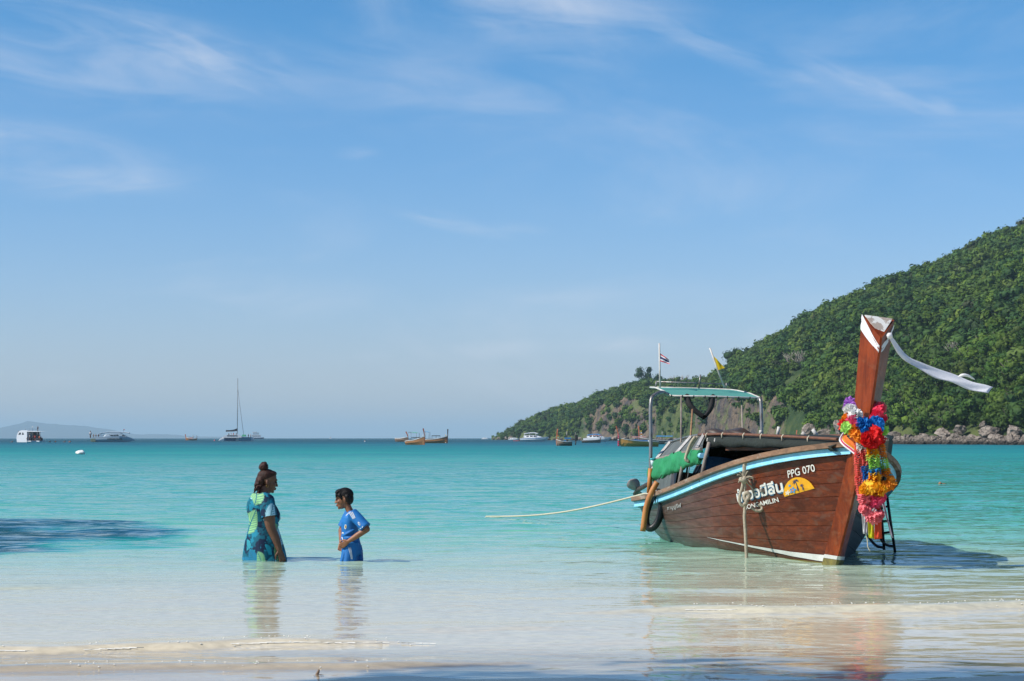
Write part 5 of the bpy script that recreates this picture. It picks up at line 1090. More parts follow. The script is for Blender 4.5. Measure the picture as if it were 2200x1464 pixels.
# ---- the woman: local frame x to the right (the way she faces), y away from the viewer, z up from her feet
WB = on_water(566, 1203); WZ = .655; wbase = Vector((WB.x, WB.y, -WZ)); wm = person('person', 'woman in a leaf-patterned blue and green dress, hair in a bun, facing right', wbase)
WR = Matrix.Rotation(R(16), 3, 'Z'); wx = lambda p: wbase + WR @ Vector(p)
hp, hk = head_parts((.045, 0, 1.487), .25, 1, .16)
NK = [((-.03, 0, 1.29), .095, .10), ((-.02, 0, 1.34), .078, .075), ((.0, 0, 1.39), .070, .064), ((.02, 0, 1.45), .064, .06)]
TOR = [((.0, 0, .80), .165, .20), ((-.01, 0, .92), .165, .195), ((-.005, 0, 1.03), .145, .17), ((.01, 0, 1.14), .155, .175), ((-.01, 0, 1.24), .13, .185), ((-.03, 0, 1.31), .09, .165), ((-.03, 0, 1.35), .055, .07)]
arm_r = [(-.005, -.205, 1.285), (.018, -.245, 1.14), (.035, -.25, 1.015), (.085, -.255, .90), (.128, -.262, .775)]; arm_l = [(-.005, .205, 1.285), (.01, .245, 1.14), (.02, .25, 1.0), (.05, .26, .88), (.07, .25, .77)]
P = hp + [rings(NK), rings(TOR), limb(arm_r, [.072, .066, .052, .046, .032]), limb(arm_l, [.072, .066, .052, .046, .032])]
for y in (-.095, .095): P += [limb([(0, y, .86), (.01, y, .66), (.015, y, .45), (-.01, y, .26), (-.02, y, .06)], [.105, .095, .062, .058, .042]), ball((.05, y, .03), (.12, .045, .035))]
P += hand_parts((.128, -.262, .775), (.30, -.02, -.95), (-.3, .95, -.1), .175, .35, thumb_side=-1) + hand_parts((.07, .25, .77), (.10, -.02, -.95), (-.3, -.95, -.1), .175, .35, thumb_side=1)
body = solid(P, .0062, 2); body.build('body', 'skin_brown', wm, wx)
for sy in (-1, 1):
    mb = MB(); mb.blob(hk(.325, sy * .115, .035), (.014, .018, .008), 2); mb.build('eye', 'eye_dark', wm, wx)
    mb = MB(); mb.tube([hk(.36, sy * .05, .105), hk(.355, sy * .12, .135), hk(.30, sy * .19, .11)], [.004, .005, .003], 6); mb.build('eyebrow', 'hair_black', wm, wx)
mb = MB(); mb.blob(hk(.364, 0, -.238), (.011, .020, .0065), 2); mb.blob(hk(.352, 0, -.283), (.011, .019, .008), 2); mb.build('lips', 'lip', wm, wx)
mb = MB(); mb.tube([hk(-.055, -.29, -.19) + Vector((.012 * math.cos(a), 0, .012 * math.sin(a))) for a in np.linspace(0, 6.28, 13)], .0022, 5); mb.build('earring', 'gold', wm, wx)
def hairblobs(L, vox, name, m, parent, xf, sm=1): 
    o = solid(L, vox, sm); return o.build(name, m, parent, xf)
HB = [ball(hk(-.105, 0, .22), (.405 * .25, .325 * .25, .325 * .25), 3), ball(hk(-.32, 0, .0), (.22 * .25, .30 * .25, .26 * .25), 3), ball(hk(.06, 0, .36), (.26 * .25, .28 * .25, .14 * .25), 3), ball(hk(-.40, 0, -.22), (.17 * .25, .22 * .25, .20 * .25), 3)]
rb = random.Random(5)
for i in range(46):
    a = rb.uniform(-1.3, 1.3); p = hk(-.36 + rb.uniform(-.1, .12), .24 * math.sin(a), -.05 + rb.uniform(-.34, .2)); HB.append(limb([p, p + Vector((-.022 + rb.uniform(-.01, .01), rb.uniform(-.012, .012), -.015)), p + Vector((-.03, rb.uniform(-.02, .02), -.04))], [.013, .011, .006], seg=6))
hairblobs(HB, .006, 'hair', 'hair_brown', wm, wx)
BN = [ball(hk(-.30, 0, .62), (.046, .046, .044), 3), ball(hk(-.24, 0, .50), (.034, .036, .03), 2)]
for i in range(26):
    d_ = unit((rb.gauss(0, 1), rb.gauss(0, 1), rb.gauss(0, 1))); p = hk(-.30, 0, .62) + d_ * .040; q = d_.orthogonal().normalized() * .022; BN.append(limb([p - q, p + d_ * .008, p + q], [.006, .010, .006], seg=6))
hairblobs(BN, .005, 'hair_bun', 'hair_brown', wm, wx)
# the dress: body, short sleeves and flared skirt, printed with large leaves
m, t, out = new_mat('leaf_print'); v = t.attr('loc')
def leaf_layer(off, rot, sc, rnd_thr, cols, base_c, seedv):
    mp = t.node('ShaderNodeMapping'); t.l.new(v, mp.inputs[0]); mp.inputs['Rotation'].default_value = (0, R(rot), 0); mp.inputs['Location'].default_value = off; mp.inputs['Scale'].default_value = (sc, sc * .55, sc * .52)
    vo = t.node('ShaderNodeTexVoronoi', feature='F1'); t.l.new(mp.outputs[0], vo.inputs['Vector']); t.put(vo.inputs['Scale'], 1.0); t.put(vo.inputs['Randomness'], .75)
    dlt = t.vmath('SUBTRACT', mp.outputs[0], vo.outputs['Position']); s3 = t.node('ShaderNodeSeparateXYZ'); t.l.new(dlt, s3.inputs[0]); cs = t.node('ShaderNodeSeparateXYZ'); t.l.new(vo.outputs['Color'], cs.inputs[0])
    ax_ = t.math('ABSOLUTE', s3.outputs[0]); wid = t.math('MULTIPLY', t.math('SUBTRACT', 1.0, t.math('POWER', t.math('ABSOLUTE', t.math('MULTIPLY', s3.outputs[2], 1.9)), 2.0)), .36)
    vein = t.math('SINE', t.math('MULTIPLY', t.math('SUBTRACT', s3.outputs[2], t.math('MULTIPLY', ax_, .8)), 62.0))
    edge_n = t.math('MULTIPLY', vein, .03); inside = t.math('MULTIPLY', t.math('GREATER_THAN', t.math('ADD', wid, edge_n), ax_), t.math('GREATER_THAN', cs.outputs[0], rnd_thr))
    lc = t.ramp(cs.outputs[1], cols, 'CONSTANT'); lc = t.mix(t.math('MULTIPLY', t.math('GREATER_THAN', vein, .55), .65), lc, (.012, .09, .16)); lc = t.mix(t.math('LESS_THAN', ax_, .022), lc, (.02, .14, .20))
    return t.mix(inside, base_c, lc)
n = t.noise(v, 6, 3, .6); bs = t.mix(t.mapr(n, .47, .55), (.006, .016, .045), (.006, .10, .15))
bs = t.mix(t.mapr(t.noise(v, 11, 2, .6), .55, .6, 0, .8), bs, (.012, .22, .33))
LC = [(0, (.03, .30, .36)), (.2, (.20, .44, .20)), (.42, (.012, .17, .30)), (.6, (.34, .64, .70)), (.78, (.22, .48, .24)), (.9, (.02, .34, .44))]
c1 = leaf_layer((.3, .2, .1), 38, 8.4, .2, LC, bs, 0); c2 = leaf_layer((.15, .6, .72), -28, 6.6, .45, [(0, (.24, .48, .22)), (.35, (.05, .36, .44)), (.6, (.42, .70, .78)), (.8, (.22, .46, .22))], c1, 1)
t.l.new(pbsdf(t, c2, .75, .2, t.bump(t.noise(t.scale_vec(v, (14, 14, 3)), 1, 3, .5), .35, .03)).outputs[0], out.inputs[0])
SK = lambda z, rx, ry, cx, amp: [Vector((cx + rx * (1 + amp * math.sin(7 * a + z * 3)) * math.cos(a), ry * (1 + amp * math.sin(7 * a + z * 3)) * math.sin(a), z)) for a in np.linspace(0, 2 * math.pi, 57)[:-1]]
mb = MB(); mb.loft([SK(z, rx, ry, cx, am) for z, rx, ry, cx, am in ((.652, .236, .275, .010, .035), (.75, .222, .262, .004, .03), (.86, .198, .235, -.002, .02), (.95, .172, .205, -.003, .008), (1.015, .153, .18, -.004, 0), (1.04, .15, .177, .0, 0), (1.09, .168, .185, .012, 0), (1.15, .175, .195, .0, 0), (1.21, .165, .20, -.02, 0), (1.27, .140, .208, -.035, 0), (1.315, .112, .19, -.04, 0), (1.35, .092, .14, -.038, 0), (1.365, .088, .11, -.034, 0))], False, True)
mb.build('dress', 'leaf_print', wm, wx)
for sy, arm in ((-1, arm_r), (1, arm_l)):
    a0, a1 = Vector(arm[0]), Vector(arm[1]); q = [a0 + Vector((-.005, -sy * .07, .012)), a0 + Vector((0, sy * .0, .005)), a0.lerp(a1, .5) + Vector((0, sy * .012, 0)), a1 + Vector((.0, sy * .012, -.02))]
    mb = MB(); mb.tube(q, [.085, .088, .084, .086], 18, False); mb.build('sleeve', 'leaf_print', wm, wx)
mb = MB(); mb.loft([SK(z, rx, ry, .0, .0) for z, rx, ry in ((1.012, .158, .186), (1.03, .160, .188), (1.045, .157, .185))], False, True); mb.build('waist_band', 'leaf_print', wm, wx)

# ---- the boy: faces left, so his x points to -x
BB = on_water(754, 1205); BZ = .53; bbase = Vector((BB.x, BB.y, -BZ)); by_ = person('person', 'boy in a blue football kit standing thigh-deep, hands at his waist, facing left', bbase)
bw = lambda p: bbase + Vector(p)
S = 1 / 202.0
def BPx(px, py, y=0.0): return Vector(((px - 754) * S, y, BZ + (1205 - py) * S))
hp, hk = head_parts(BPx(738, 1073.5), .222, -1, .12)
sh_r, el_r, wr_r = BPx(762, 1106, -.13), BPx(791, 1136, -.20), BPx(751, 1162, -.165)      # arm nearer the viewer
sh_l, el_l, wr_l = BPx(748, 1107, .13), BPx(731, 1141, .14), BPx(733, 1165, .0)
NKB = [(BPx(755, 1104), .045, .06), (BPx(751, 1098), .042, .045), (BPx(746, 1088), .040, .042), (BPx(744, 1078), .04, .04)]
TB = [(BPx(755, 1185), .085, .115), (BPx(754, 1168), .082, .11), (BPx(752, 1150), .078, .105), (BPx(752, 1130), .085, .115), (BPx(754, 1115), .085, .13), (BPx(756, 1106), .06, .125), (BPx(756, 1101), .035, .06)]
P = hp + [rings(NKB), rings(TB), limb([sh_r, sh_r.lerp(el_r, .5), el_r], [.044, .040, .034]), limb([el_r, el_r.lerp(wr_r, .5), wr_r], [.034, .032, .023]), limb([sh_l, el_l], [.044, .034]), limb([el_l, wr_l], [.034, .023])]
for y in (-.052, .052): P += [limb([(-.02, y, .64), (-.01, y, .48), (-.005, y, .33), (.015, y, .19), (.02, y, .05)], [.066, .060, .048, .044, .032]), ball((-.03, y, .025), (.09, .034, .026))]
P += hand_parts(wr_r, (-.72, .28, -.48), (-.3, .75, -.2), .138, .75, thumb_side=-1) + hand_parts(wr_l, (-.05, -.35, -.75), (.1, -.85, .2), .138, .8, thumb_side=-1)
solid(P, .0050, 2).build('body', 'skin_tan', by_, bw)
for sy in (-1, 1):
    mb = MB(); mb.blob(hk(.325, sy * .115, .02), (.013, .017, .008), 2); mb.build('eye', 'eye_dark', by_, bw)
    mb = MB(); mb.tube([hk(.36, sy * .05, .10), hk(.355, sy * .12, .12), hk(.30, sy * .19, .095)], [.004, .005, .003], 6); mb.build('eyebrow', 'hair_black', by_, bw)
mb = MB(); mb.blob(hk(.364, 0, -.238), (.010, .018, .006), 2); mb.blob(hk(.352, 0, -.283), (.010, .017, .0075), 2); mb.build('lips', 'lip_boy', by_, bw)
HB = [ball(hk(-.09, 0, .22), (.415 * .222, .325 * .222, .335 * .222), 3), ball(hk(.08, 0, .34), (.30 * .222, .30 * .222, .18 * .222), 3), ball(hk(-.32, 0, -.02), (.16 * .222, .26 * .222, .27 * .222), 3), ball(hk(.27, 0, .24), (.11 * .222, .24 * .222, .12 * .222), 3)]
for i in range(40):
    y = rb.uniform(-.26, .26); p = hk(.05 + rb.uniform(-.1, .1), y, .45); HB.append(limb([p, hk(.25, y * 1.05, .38), hk(.335 + rb.uniform(-.02, .02), y, .19 + rb.uniform(-.03, .03))], [.010, .011, .006], seg=6))
for sy in (-1, 1): HB += [limb([hk(.16, sy * .26, .22), hk(.10, sy * .28, .10), hk(.08, sy * .28, .0)], [.022, .016, .008], seg=8), limb([hk(-.2, sy * .26, .10), hk(-.24, sy * .25, -.1), hk(-.26, sy * .22, -.24)], [.03, .026, .015], seg=8)]
hairblobs(HB, .0055, 'hair', 'hair_black', by_, bw)
mat('kit_blue', (.007, .16, .46), .65, (.006, .11, .36), 5, bump=.06, bdist=.01); mat('kit_white', (.72, .74, .78), .6, nscale=20); mat('kit_navy', (.008, .02, .10), .7)
def ell(c, rx, ry, n_=28, amp=0.0, ph=0.0): return [Vector(c) + Vector((rx * (1 + amp * math.sin(6 * a + ph)) * math.cos(a), ry * (1 + amp * math.sin(6 * a + ph)) * math.sin(a), 0)) for a in np.linspace(0, 2 * math.pi, n_ + 1)[:-1]]
from mathutils.bvhtree import BVHTree
def garment(name, parts, vox, sm=2):
    q = solid(parts, vox, sm); return q.build(name, 'kit_blue', by_, bw), BVHTree.FromPolygons([Vector(p) for p in q.v], q.f)
lf = lambda R_: (lambda mb: mb.loft(R_, True, True))
def tubef(pts, rr_): return lambda mb: mb.tube(pts, rr_, 18)
d1, d2 = el_r - sh_r, el_l - sh_l
jersey, jb = garment('jersey', [lf([ell(BPx(752, 1163), .088, .122, amp=.06), ell(BPx(752, 1158), .098, .128, amp=.05, ph=1), ell(BPx(752, 1148), .090, .122, amp=.03, ph=2), ell(BPx(751.5, 1136), .090, .128, amp=.02, ph=2), ell(BPx(752, 1122), .096, .135), ell(BPx(754, 1112), .092, .138), ell(BPx(756.5, 1105), .072, .13), ell(BPx(757, 1100.5), .050, .085), ell(BPx(756, 1098), .044, .055)]),
    tubef([sh_r - d1 * .15, sh_r + d1 * .2, sh_r + d1 * .6, sh_r + d1 * .9], [.058, .062, .061, .064]), tubef([sh_l - d2 * .15, sh_l + d2 * .2, sh_l + d2 * .6, sh_l + d2 * .82], [.058, .06, .058, .06]),
    limb([BPx(738, 1151, -.085), BPx(748, 1146, -.125), BPx(762, 1138, -.12)], [.012, .014, .008], seg=8), limb([BPx(740, 1155, -.09), BPx(752, 1155, -.128), BPx(764, 1150, -.11)], [.012, .014, .008], seg=8)], .0065)
shorts, sbv = garment('shorts', [lf([ell(BPx(753.5, 1157), .090, .118), ell(BPx(755, 1168), .098, .126), ell(BPx(757, 1182), .106, .13), ell(BPx(757, 1192), .098, .125)]),
    lf([ell(BPx(754, 1164, -.05), .092, .086), ell(BPx(754, 1184, -.06), .094, .088, amp=.02), ell(BPx(752, 1196, -.064), .090, .09, amp=.04), ell(BPx(750, 1216, -.066), .102, .094, amp=.07)]),
    lf([ell(BPx(758, 1172, .05), .09, .074), ell(BPx(762, 1184, .06), .082, .076), ell(BPx(763, 1196, .064), .078, .078, amp=.04), ell(BPx(763, 1214, .066), .082, .082, amp=.06)]),
    limb([BPx(742, 1172, -.09), BPx(741, 1190, -.12), BPx(737, 1204, -.13)], [.02, .018, .012], seg=8), ball(BPx(739, 1180, -.03), (.022, .04, .03))], .0065)
def decal(name, bv, quads, m_, parent, off=.003):
    """flat print laid on the cloth: outline pixels dropped along y onto the garment"""
    mb = MB()
    for poly in quads:
        vs = []
        for px_, py_ in poly:
            o_ = BPx(px_, py_, -1.0); h = bv.ray_cast(o_, Vector((0, 1, 0)))[0]; vs.append((h if h is not None else Vector((o_.x, -.1, o_.z))) + Vector((0, -off, 0)))
        mb.add(vs, [tuple(range(len(vs)))])
    return mb.build(name, m_, parent, bw)
def band(pts, wd, n_=10):
    q = spline([Vector((a, b, 0)) for a, b in pts], n_); out_ = []
    for a, b in zip(q, q[1:]):
        s_ = Vector((-(b - a).y, (b - a).x, 0)).normalized() * wd / 2; out_.append([((a - s_).x, (a - s_).y), ((b - s_).x, (b - s_).y), ((b + s_).x, (b + s_).y), ((a + s_).x, (a + s_).y)])
    return out_
for k in range(3): decal('stripe', jb, band([(752.5 + 3.3 * k, 1100.5 - .6 * k), (756.5 + 3.2 * k, 1107 - .3 * k), (761.5 + 2.2 * k, 1114.5 - 1.2 * k)], 1.7), 'kit_white', jersey)
disc = lambda cx, cy, rx, ry, rot=0.0: [[(cx + rx * math.cos(a) * math.cos(rot) - ry * math.sin(a) * math.sin(rot), cy + rx * math.cos(a) * math.sin(rot) + ry * math.sin(a) * math.cos(rot)) for a in np.linspace(0, 2 * math.pi, 15)[:-1]]]
decal('patch', jb, disc(774.5, 1124, 2.3, 4.3, -.5), 'kit_white', jersey); decal('patch_centre', jb, disc(774.8, 1124, 1.0, 2.4, -.5), 'kit_blue', jersey, .005); decal('sleeve_mark', jb, disc(777.5, 1134, 1.6, 1.0) + disc(782, 1131, 1.0, 2.0, .5), 'kit_white', jersey)
decal('crest', jb, disc(744, 1131.5, 2.7, 5.2, .05), 'kit_white', jersey); decal('crest_centre', jb, disc(744, 1131.5, 1.5, 3.5, .05), 'gold', jersey, .005)
decal('chest_lettering', jb, band([(735.3, 1147), (736.2, 1143.5), (737.5, 1146)], 1.3, 4) + band([(737.8, 1146.5), (738.8, 1143.5), (739.6, 1146)], 1.3, 4), 'kit_white', jersey)
decal('collar', jb, band([(755.5, 1099.2), (750, 1102.5), (744.5, 1108)], 1.3), 'kit_white', jersey)
for k in range(3): decal('stripe', sbv, band([(750.5 + 2.4 * k, 1175), (753 + 2.0 * k, 1184), (755.3 + 1.6 * k, 1192), (757 + 1.2 * k, 1200)], 1.0), 'kit_white', shorts)
mb = MB(); mb.tube([BPx(736, 1154, -.09), BPx(739, 1160, -.11), BPx(741, 1166, -.11)], .006, 6); mb.build('drawstring', 'kit_white', by_, bw)

# ------------------------------------------------------------------ boats and swimmers further out
mat('gelcoat', (.78, .79, .80), .35, (.68, .69, .71), 1.2, bump=.02); mat('gelcoat_grey', (.42, .50, .56), .35, (.36, .44, .5), 1.2, bump=.02); mat('window_dark', (.02, .028, .035), .15); mat('far_wood', (.46, .21, .075), .5, (.28, .12, .05), 1.2, (.6, 3, 3)); mat('far_wood_gold', (.60, .31, .07), .5, (.42, .19, .045), 1.2, (.6, 3, 3)); mat('far_wood_dark', (.25, .17, .11), .6, (.16, .11, .08), 1.2)
mat('far_prow', (.40, .11, .04), .5, (.28, .07, .03), 2); mat('awning_green', (.12, .50, .26), .6); mat('awning_blue', (.02, .26, .60), .6); mat('awning_sky', (.01, .38, .72), .6); mat('awning_rose', (.50, .26, .24), .7); mat('navy_hull', (.015, .085, .17), .35); mat('sail_cover', (.012, .016, .035), .7); mat('spar', (.13, .14, .16), .4); mat('buoy_white', (.80, .79, .76), .6, (.55, .52, .48), 9, lo=.3, hi=.5); mat('buoy_red', (.75, .06, .06), .5); mat('hull_stripe', (.05, .22, .48), .4); mat('life_orange', (.85, .16, .04), .7); mat('shirt_dark', (.02, .025, .05), .8); mat('shirt_white', (.7, .7, .72), .8); mat('shirt_red', (.6, .03, .04), .8); mat('shirt_teal', (.05, .25, .27), .8); mat('olive_hull', (.20, .24, .16), .5)
class Far:
    """a boat seen from the beach: x to the right, y away, z up, all in photo pixels at its distance"""
    def __init__(s, name, px, py, label, cat, D=None, group=None, turn=0.0):
        b = on_water(px, py)
        if D is not None: b = at(px, py, D); b.z = 0
        s.b = b; s.s = b.y / FPX; s.rot = Matrix.Rotation(turn, 3, 'Z'); s.e = thing(name, label, cat, b, group)
    def xf(s, p): return s.b + s.rot @ (Vector(p) * s.s)
    def put(s, mb, name, m, parent=None): return mb.build(name, m, parent or s.e, s.xf)
    def hull(s, st, m, name='hull', parent=None, seg=5, deck=True):
        """stations (x, half beam, keel z, deck z, flare)"""
        mb = MB(); R_ = []
        for x, b, zk, zd, fl in st: R_.append([(x, -b, zd), (x, -b * (.82 + .18 * fl), zd * .55 + zk * .45), (x, -b * .5 * fl, zk), (x, b * .5 * fl, zk), (x, b * (.82 + .18 * fl), zd * .55 + zk * .45), (x, b, zd)])
        mb.loft([[Vector(p) for p in r_] for r_ in R_], True, False, True); return s.put(mb, name, m, parent)
    def box(s, name, m, c, size, parent=None, taper=1.0): mb = MB(); mb.box(c, size, taper=taper); return s.put(mb, name, m, parent)
    def tube(s, name, m, pts, r_, parent=None, seg=6): mb = MB(); mb.tube(pts, r_, seg); return s.put(mb, name, m, parent)
def far_longtail(px, py, label, L, bow, prow, prow_top, hull_m='far_wood', sheer=None, group='longtail boats moored further out', D=None, beam=None, name='longtail_boat', canopy=None, rail='white_pipe', roof=None, free=(12, 7, 8), turn=0.0):
    """L length in pixels, bow +1 right / -1 left; px is the middle of the hull"""
    f = Far(name, px, py, label, 'boat', D, group, R(turn)); h = L / 2; beam = beam or L * .11; zb, zm, zs = free
    st = []
    for k in np.linspace(0, 1, 11):                              # stern -> bow
        x = bow * (-h + L * k); bw_ = beam * (min(1, .7 + k * 1.2) if k < .5 else max(.04, 1 - ((k - .5) / .5) ** 2.6)); zd = zm + (zs - zm) * max(0, 1 - k / .35) ** 2 + (zb - zm) * max(0, (k - .3) / .7) ** 2; st.append((x, bw_, -2, zd, .55 if k < .9 else .3))
    f.hull(st, hull_m)
    mb = MB(); mb.loft([[(x, -b - .25, zd - 1.4), (x, -b - .5, zd - .7), (x, -b - .25, zd + .1), (x, -b + .5, zd)] for x, b, zk, zd, fl in st], True, False); mb.loft([[(x, b + .25, zd - 1.4), (x, b + .5, zd - .7), (x, b + .25, zd + .1), (x, b - .5, zd)] for x, b, zk, zd, fl in st], True, False); f.put(mb, 'rub_rail', rail)
    mb = MB(); xs = [s_[0] for s_ in st]; mb.loft([[(x, -b * .85, zd - 1.2), (x, b * .85, zd - 1.2)] for x, b, zk, zd, fl in st[:-1]], False, False, False); f.put(mb, 'deck', 'bilge_dark')
    bx0 = bow * h; q = spline([(bx0 - bow * .6, 0, -1), (bx0, 0, zb * .6), (bx0 + (prow - bx0) * .35, 0, zb + (prow_top - zb) * .3), (prow, 0, prow_top)], 8)
    wd = [.9, 1.1, 1.2, 1.3, 1.5, 1.7, 2.0, 2.3, 2.6]; mb = MB(); mb.loft([[p + Vector((bow * w_ * .45, 0, 0)), p + Vector((-bow * w_ * .4, w_ * .8, 0)), p + Vector((-bow * w_ * .4, -w_ * .8, 0))] for p, w_ in zip(q, wd)], True, False); f.put(mb, 'prow_post', 'far_prow')
    if roof: 
        x0, x1, z0, m_ = roof; mb = MB(); mb.loft([[(x, beam * .8 * math.cos(a), z0 + 1.6 * math.sin(a)) for a in np.linspace(0, math.pi, 7)] for x in np.linspace(x0, x1, 5)], False, True, False); f.put(mb, 'cabin_roof', m_)
        for x in (x0, (x0 + x1) / 2, x1):
            for y in (-beam * .75, beam * .75): f.tube('roof_post', 'spar', [(x, y, zm - 1), (x, y, z0 + .2)], .3, None, 4)
    if canopy:
        x0, x1, z0, m_ = canopy; mb = MB(); mb.loft([[(x0, -beam * .7, z0 + .5), (x0, beam * .7, z0 + .5)], [(x0 * .7 + x1 * .3, -beam * .75, z0 + 1.4), (x0 * .7 + x1 * .3, beam * .75, z0 + 1.4)], [(x1, -beam * .7, z0 - .6), (x1, beam * .7, z0 - .6)]], False, True, False); mb.loft([[(x0, -beam * .7, z0 - .2), (x0, beam * .7, z0 - .2)], [(x1, -beam * .7, z0 - 1.2), (x1, beam * .7, z0 - 1.2)]], False, True, False); c_ = f.put(mb, 'canopy', m_)
        for x in (x0 + .8 * (1 if x1 > x0 else -1), x1):
            for y in (-beam * .6, beam * .6): f.tube('canopy_post', 'steel_pipe', [(x, y, zm - 1), (x, y, z0 - .4)], .35, c_, 4)
    return f
def garland_far(f, x, z0, z1, label, cols, r_=1.3):
    e = thing('flower_garland', label, 'garland', f.xf((x, 0, z0))); n = len(cols)
    for k, c in enumerate(cols):
        mb = MB(); mb.blob((x + .2 * math.sin(k), -1.2, z0 + (z1 - z0) * k / max(1, n - 1)), (r_, r_, r_ * .9), 1, .5, k); mb.build('flower', 'flower_' + c, e, f.xf)
# three boats off the middle of the bay
f = far_longtail(864, 948, 'small dark longtail boat at the left of the three off the bay centre, white-topped prow', 36, 1, 12, 22, 'far_wood_dark', free=(11, 8, 8), beam=6, D=700, turn=-40); 
f = far_longtail(893, 956, 'longtail boat with a pale green canopy, nearest of the three off the bay centre', 52, 1, 22, 35, free=(19, 10, 8), beam=8, turn=-38, canopy=(-18, 6, 26, 'awning_green'), roof=(-8, 12, 15, 'tarp_dark')); garland_far(f, 22, 20, 6, 'cream flower garland on the prow of the boat with the green canopy', ['white', 'white', 'yellow', 'yellow'])
f = far_longtail(936, 952.5, 'longtail boat with a blue canopy, right of the three off the bay centre', 54, 1, 27.5, 30, free=(16, 9, 8), beam=6.5, D=520, turn=-15, canopy=(-25, -14, 24, 'awning_sky'), roof=(-8, 9, 15, 'tarp_dark')); garland_far(f, 23, 17, 1, 'yellow and pink garland on the prow of the boat with the blue canopy', ['yellow', 'yellow', 'crimson', 'orange', 'white'])
f = Far('float_marker', 853, 949, 'red and white float beside the dark longtail boat', 'float'); mb = MB(); mb.tube([(-3.5, 0, .6), (3.5, 0, .6)], 1.4, 8); f.put(mb, 'drum', 'buoy_red'); mb = MB(); mb.tube([(-.8, 0, .6), (.8, 0, .6)], 1.5, 8); f.put(mb, 'band', 'white_paint')
# small orange longtail, far left of centre
f = far_longtail(411, 946.5, 'small orange longtail boat on the horizon left of the sailing catamaran', 24, -1, -13, 13, 'far_wood', free=(8, 4, 5), beam=4, canopy=(3, 12, 10.5, 'tarp_dark')); f.box('load', 'life_orange', (-3, 0, 4.6), (11, 4, 2.4))
# boats off the headland
f = far_longtail(1212, 958, 'longtail boat seen from its stern with a black canopy and engine, below the headland', 34, -1, -14, 36, 'far_wood_dark', free=(14, 9, 10), beam=11, canopy=(5, 24, 32, 'tarp_dark')); f.box('engine', 'engine_dark', (26, -3, 17), (7, 5, 12)); f.tube('shaft', 'engine_dark', [(26, -3, 14), (24, -6, 2)], 1.2); f.box('blue_load', 'awning_blue', (8, 3, 16), (14, 8, 3)); garland_far(f, -13, 22, 14, 'orange and gold garland on the prow of the boat seen from its stern', ['orange', 'yellow', 'white', 'orange'])
for k, (x, c) in enumerate(((-4, 'shirt_dark'), (2, 'awning_blue'), (7, 'shirt_dark'))): f.box('seat_pad', c, (x, -4, 10), (3, 3, 4))
mo = far_longtail(1372, 960, 'golden-brown longtail boat with a rose roof and a pink garland on its prow', 86, -1, -50, 44, 'far_wood_gold', free=(19, 12, 11), beam=10, turn=12, roof=(-16, 14, 20, 'awning_rose')); garland_far(mo, -45, 26, 3, 'pink garland hanging on the prow of the golden-brown longtail boat', ['pink', 'rose', 'pink', 'white', 'crimson', 'crimson', 'crimson'], 1.9)
mb = MB(); mb.loft([[(x, -8.5, 15 - .05 * x), (x, -8.7, 11 - .03 * x)] for x in np.linspace(-14, 22, 8)], False, True, False); mo.put(mb, 'side_sheet', 'awning_blue'); mb = MB(); mb.blob((21, -9, 11), (3.4, 2, 2.6), 2); mo.put(mb, 'fender', 'buoy_white'); mo.box('bow_foot', 'white_paint', (-40.5, 0, 1.6), (4, 2.5, 2.4))
f = far_longtail(1412, 956, 'longtail boat behind the golden-brown one with a bright blue roof', 78, -1, -40, 40, 'far_wood_dark', free=(16, 9, 9), beam=8, D=420, roof=(-2, 33, 17, 'awning_blue'), canopy=(10, 34, 29, 'tarp_dark')); garland_far(f, -34, 28, 18, 'cream and gold garland on the prow behind the golden-brown boat', ['yellow', 'white', 'orange', 'white'], 1.8)
f = far_longtail(1740, 953, 'longtail boat mostly hidden behind the near boat, its orange prow showing over the roof', 60, -1, -28, 30, 'far_wood', D=440, free=(12, 8, 8)); garland_far(f, -25, 20, 14, 'orange and white garland on the prow showing over the near boat', ['orange', 'white', 'orange'])
f = far_longtail(1270, 951, 'low dark longtail boat just behind the stern-on boat', 40, 1, 20, 12, 'far_wood_dark', free=(8, 6, 6), D=560)
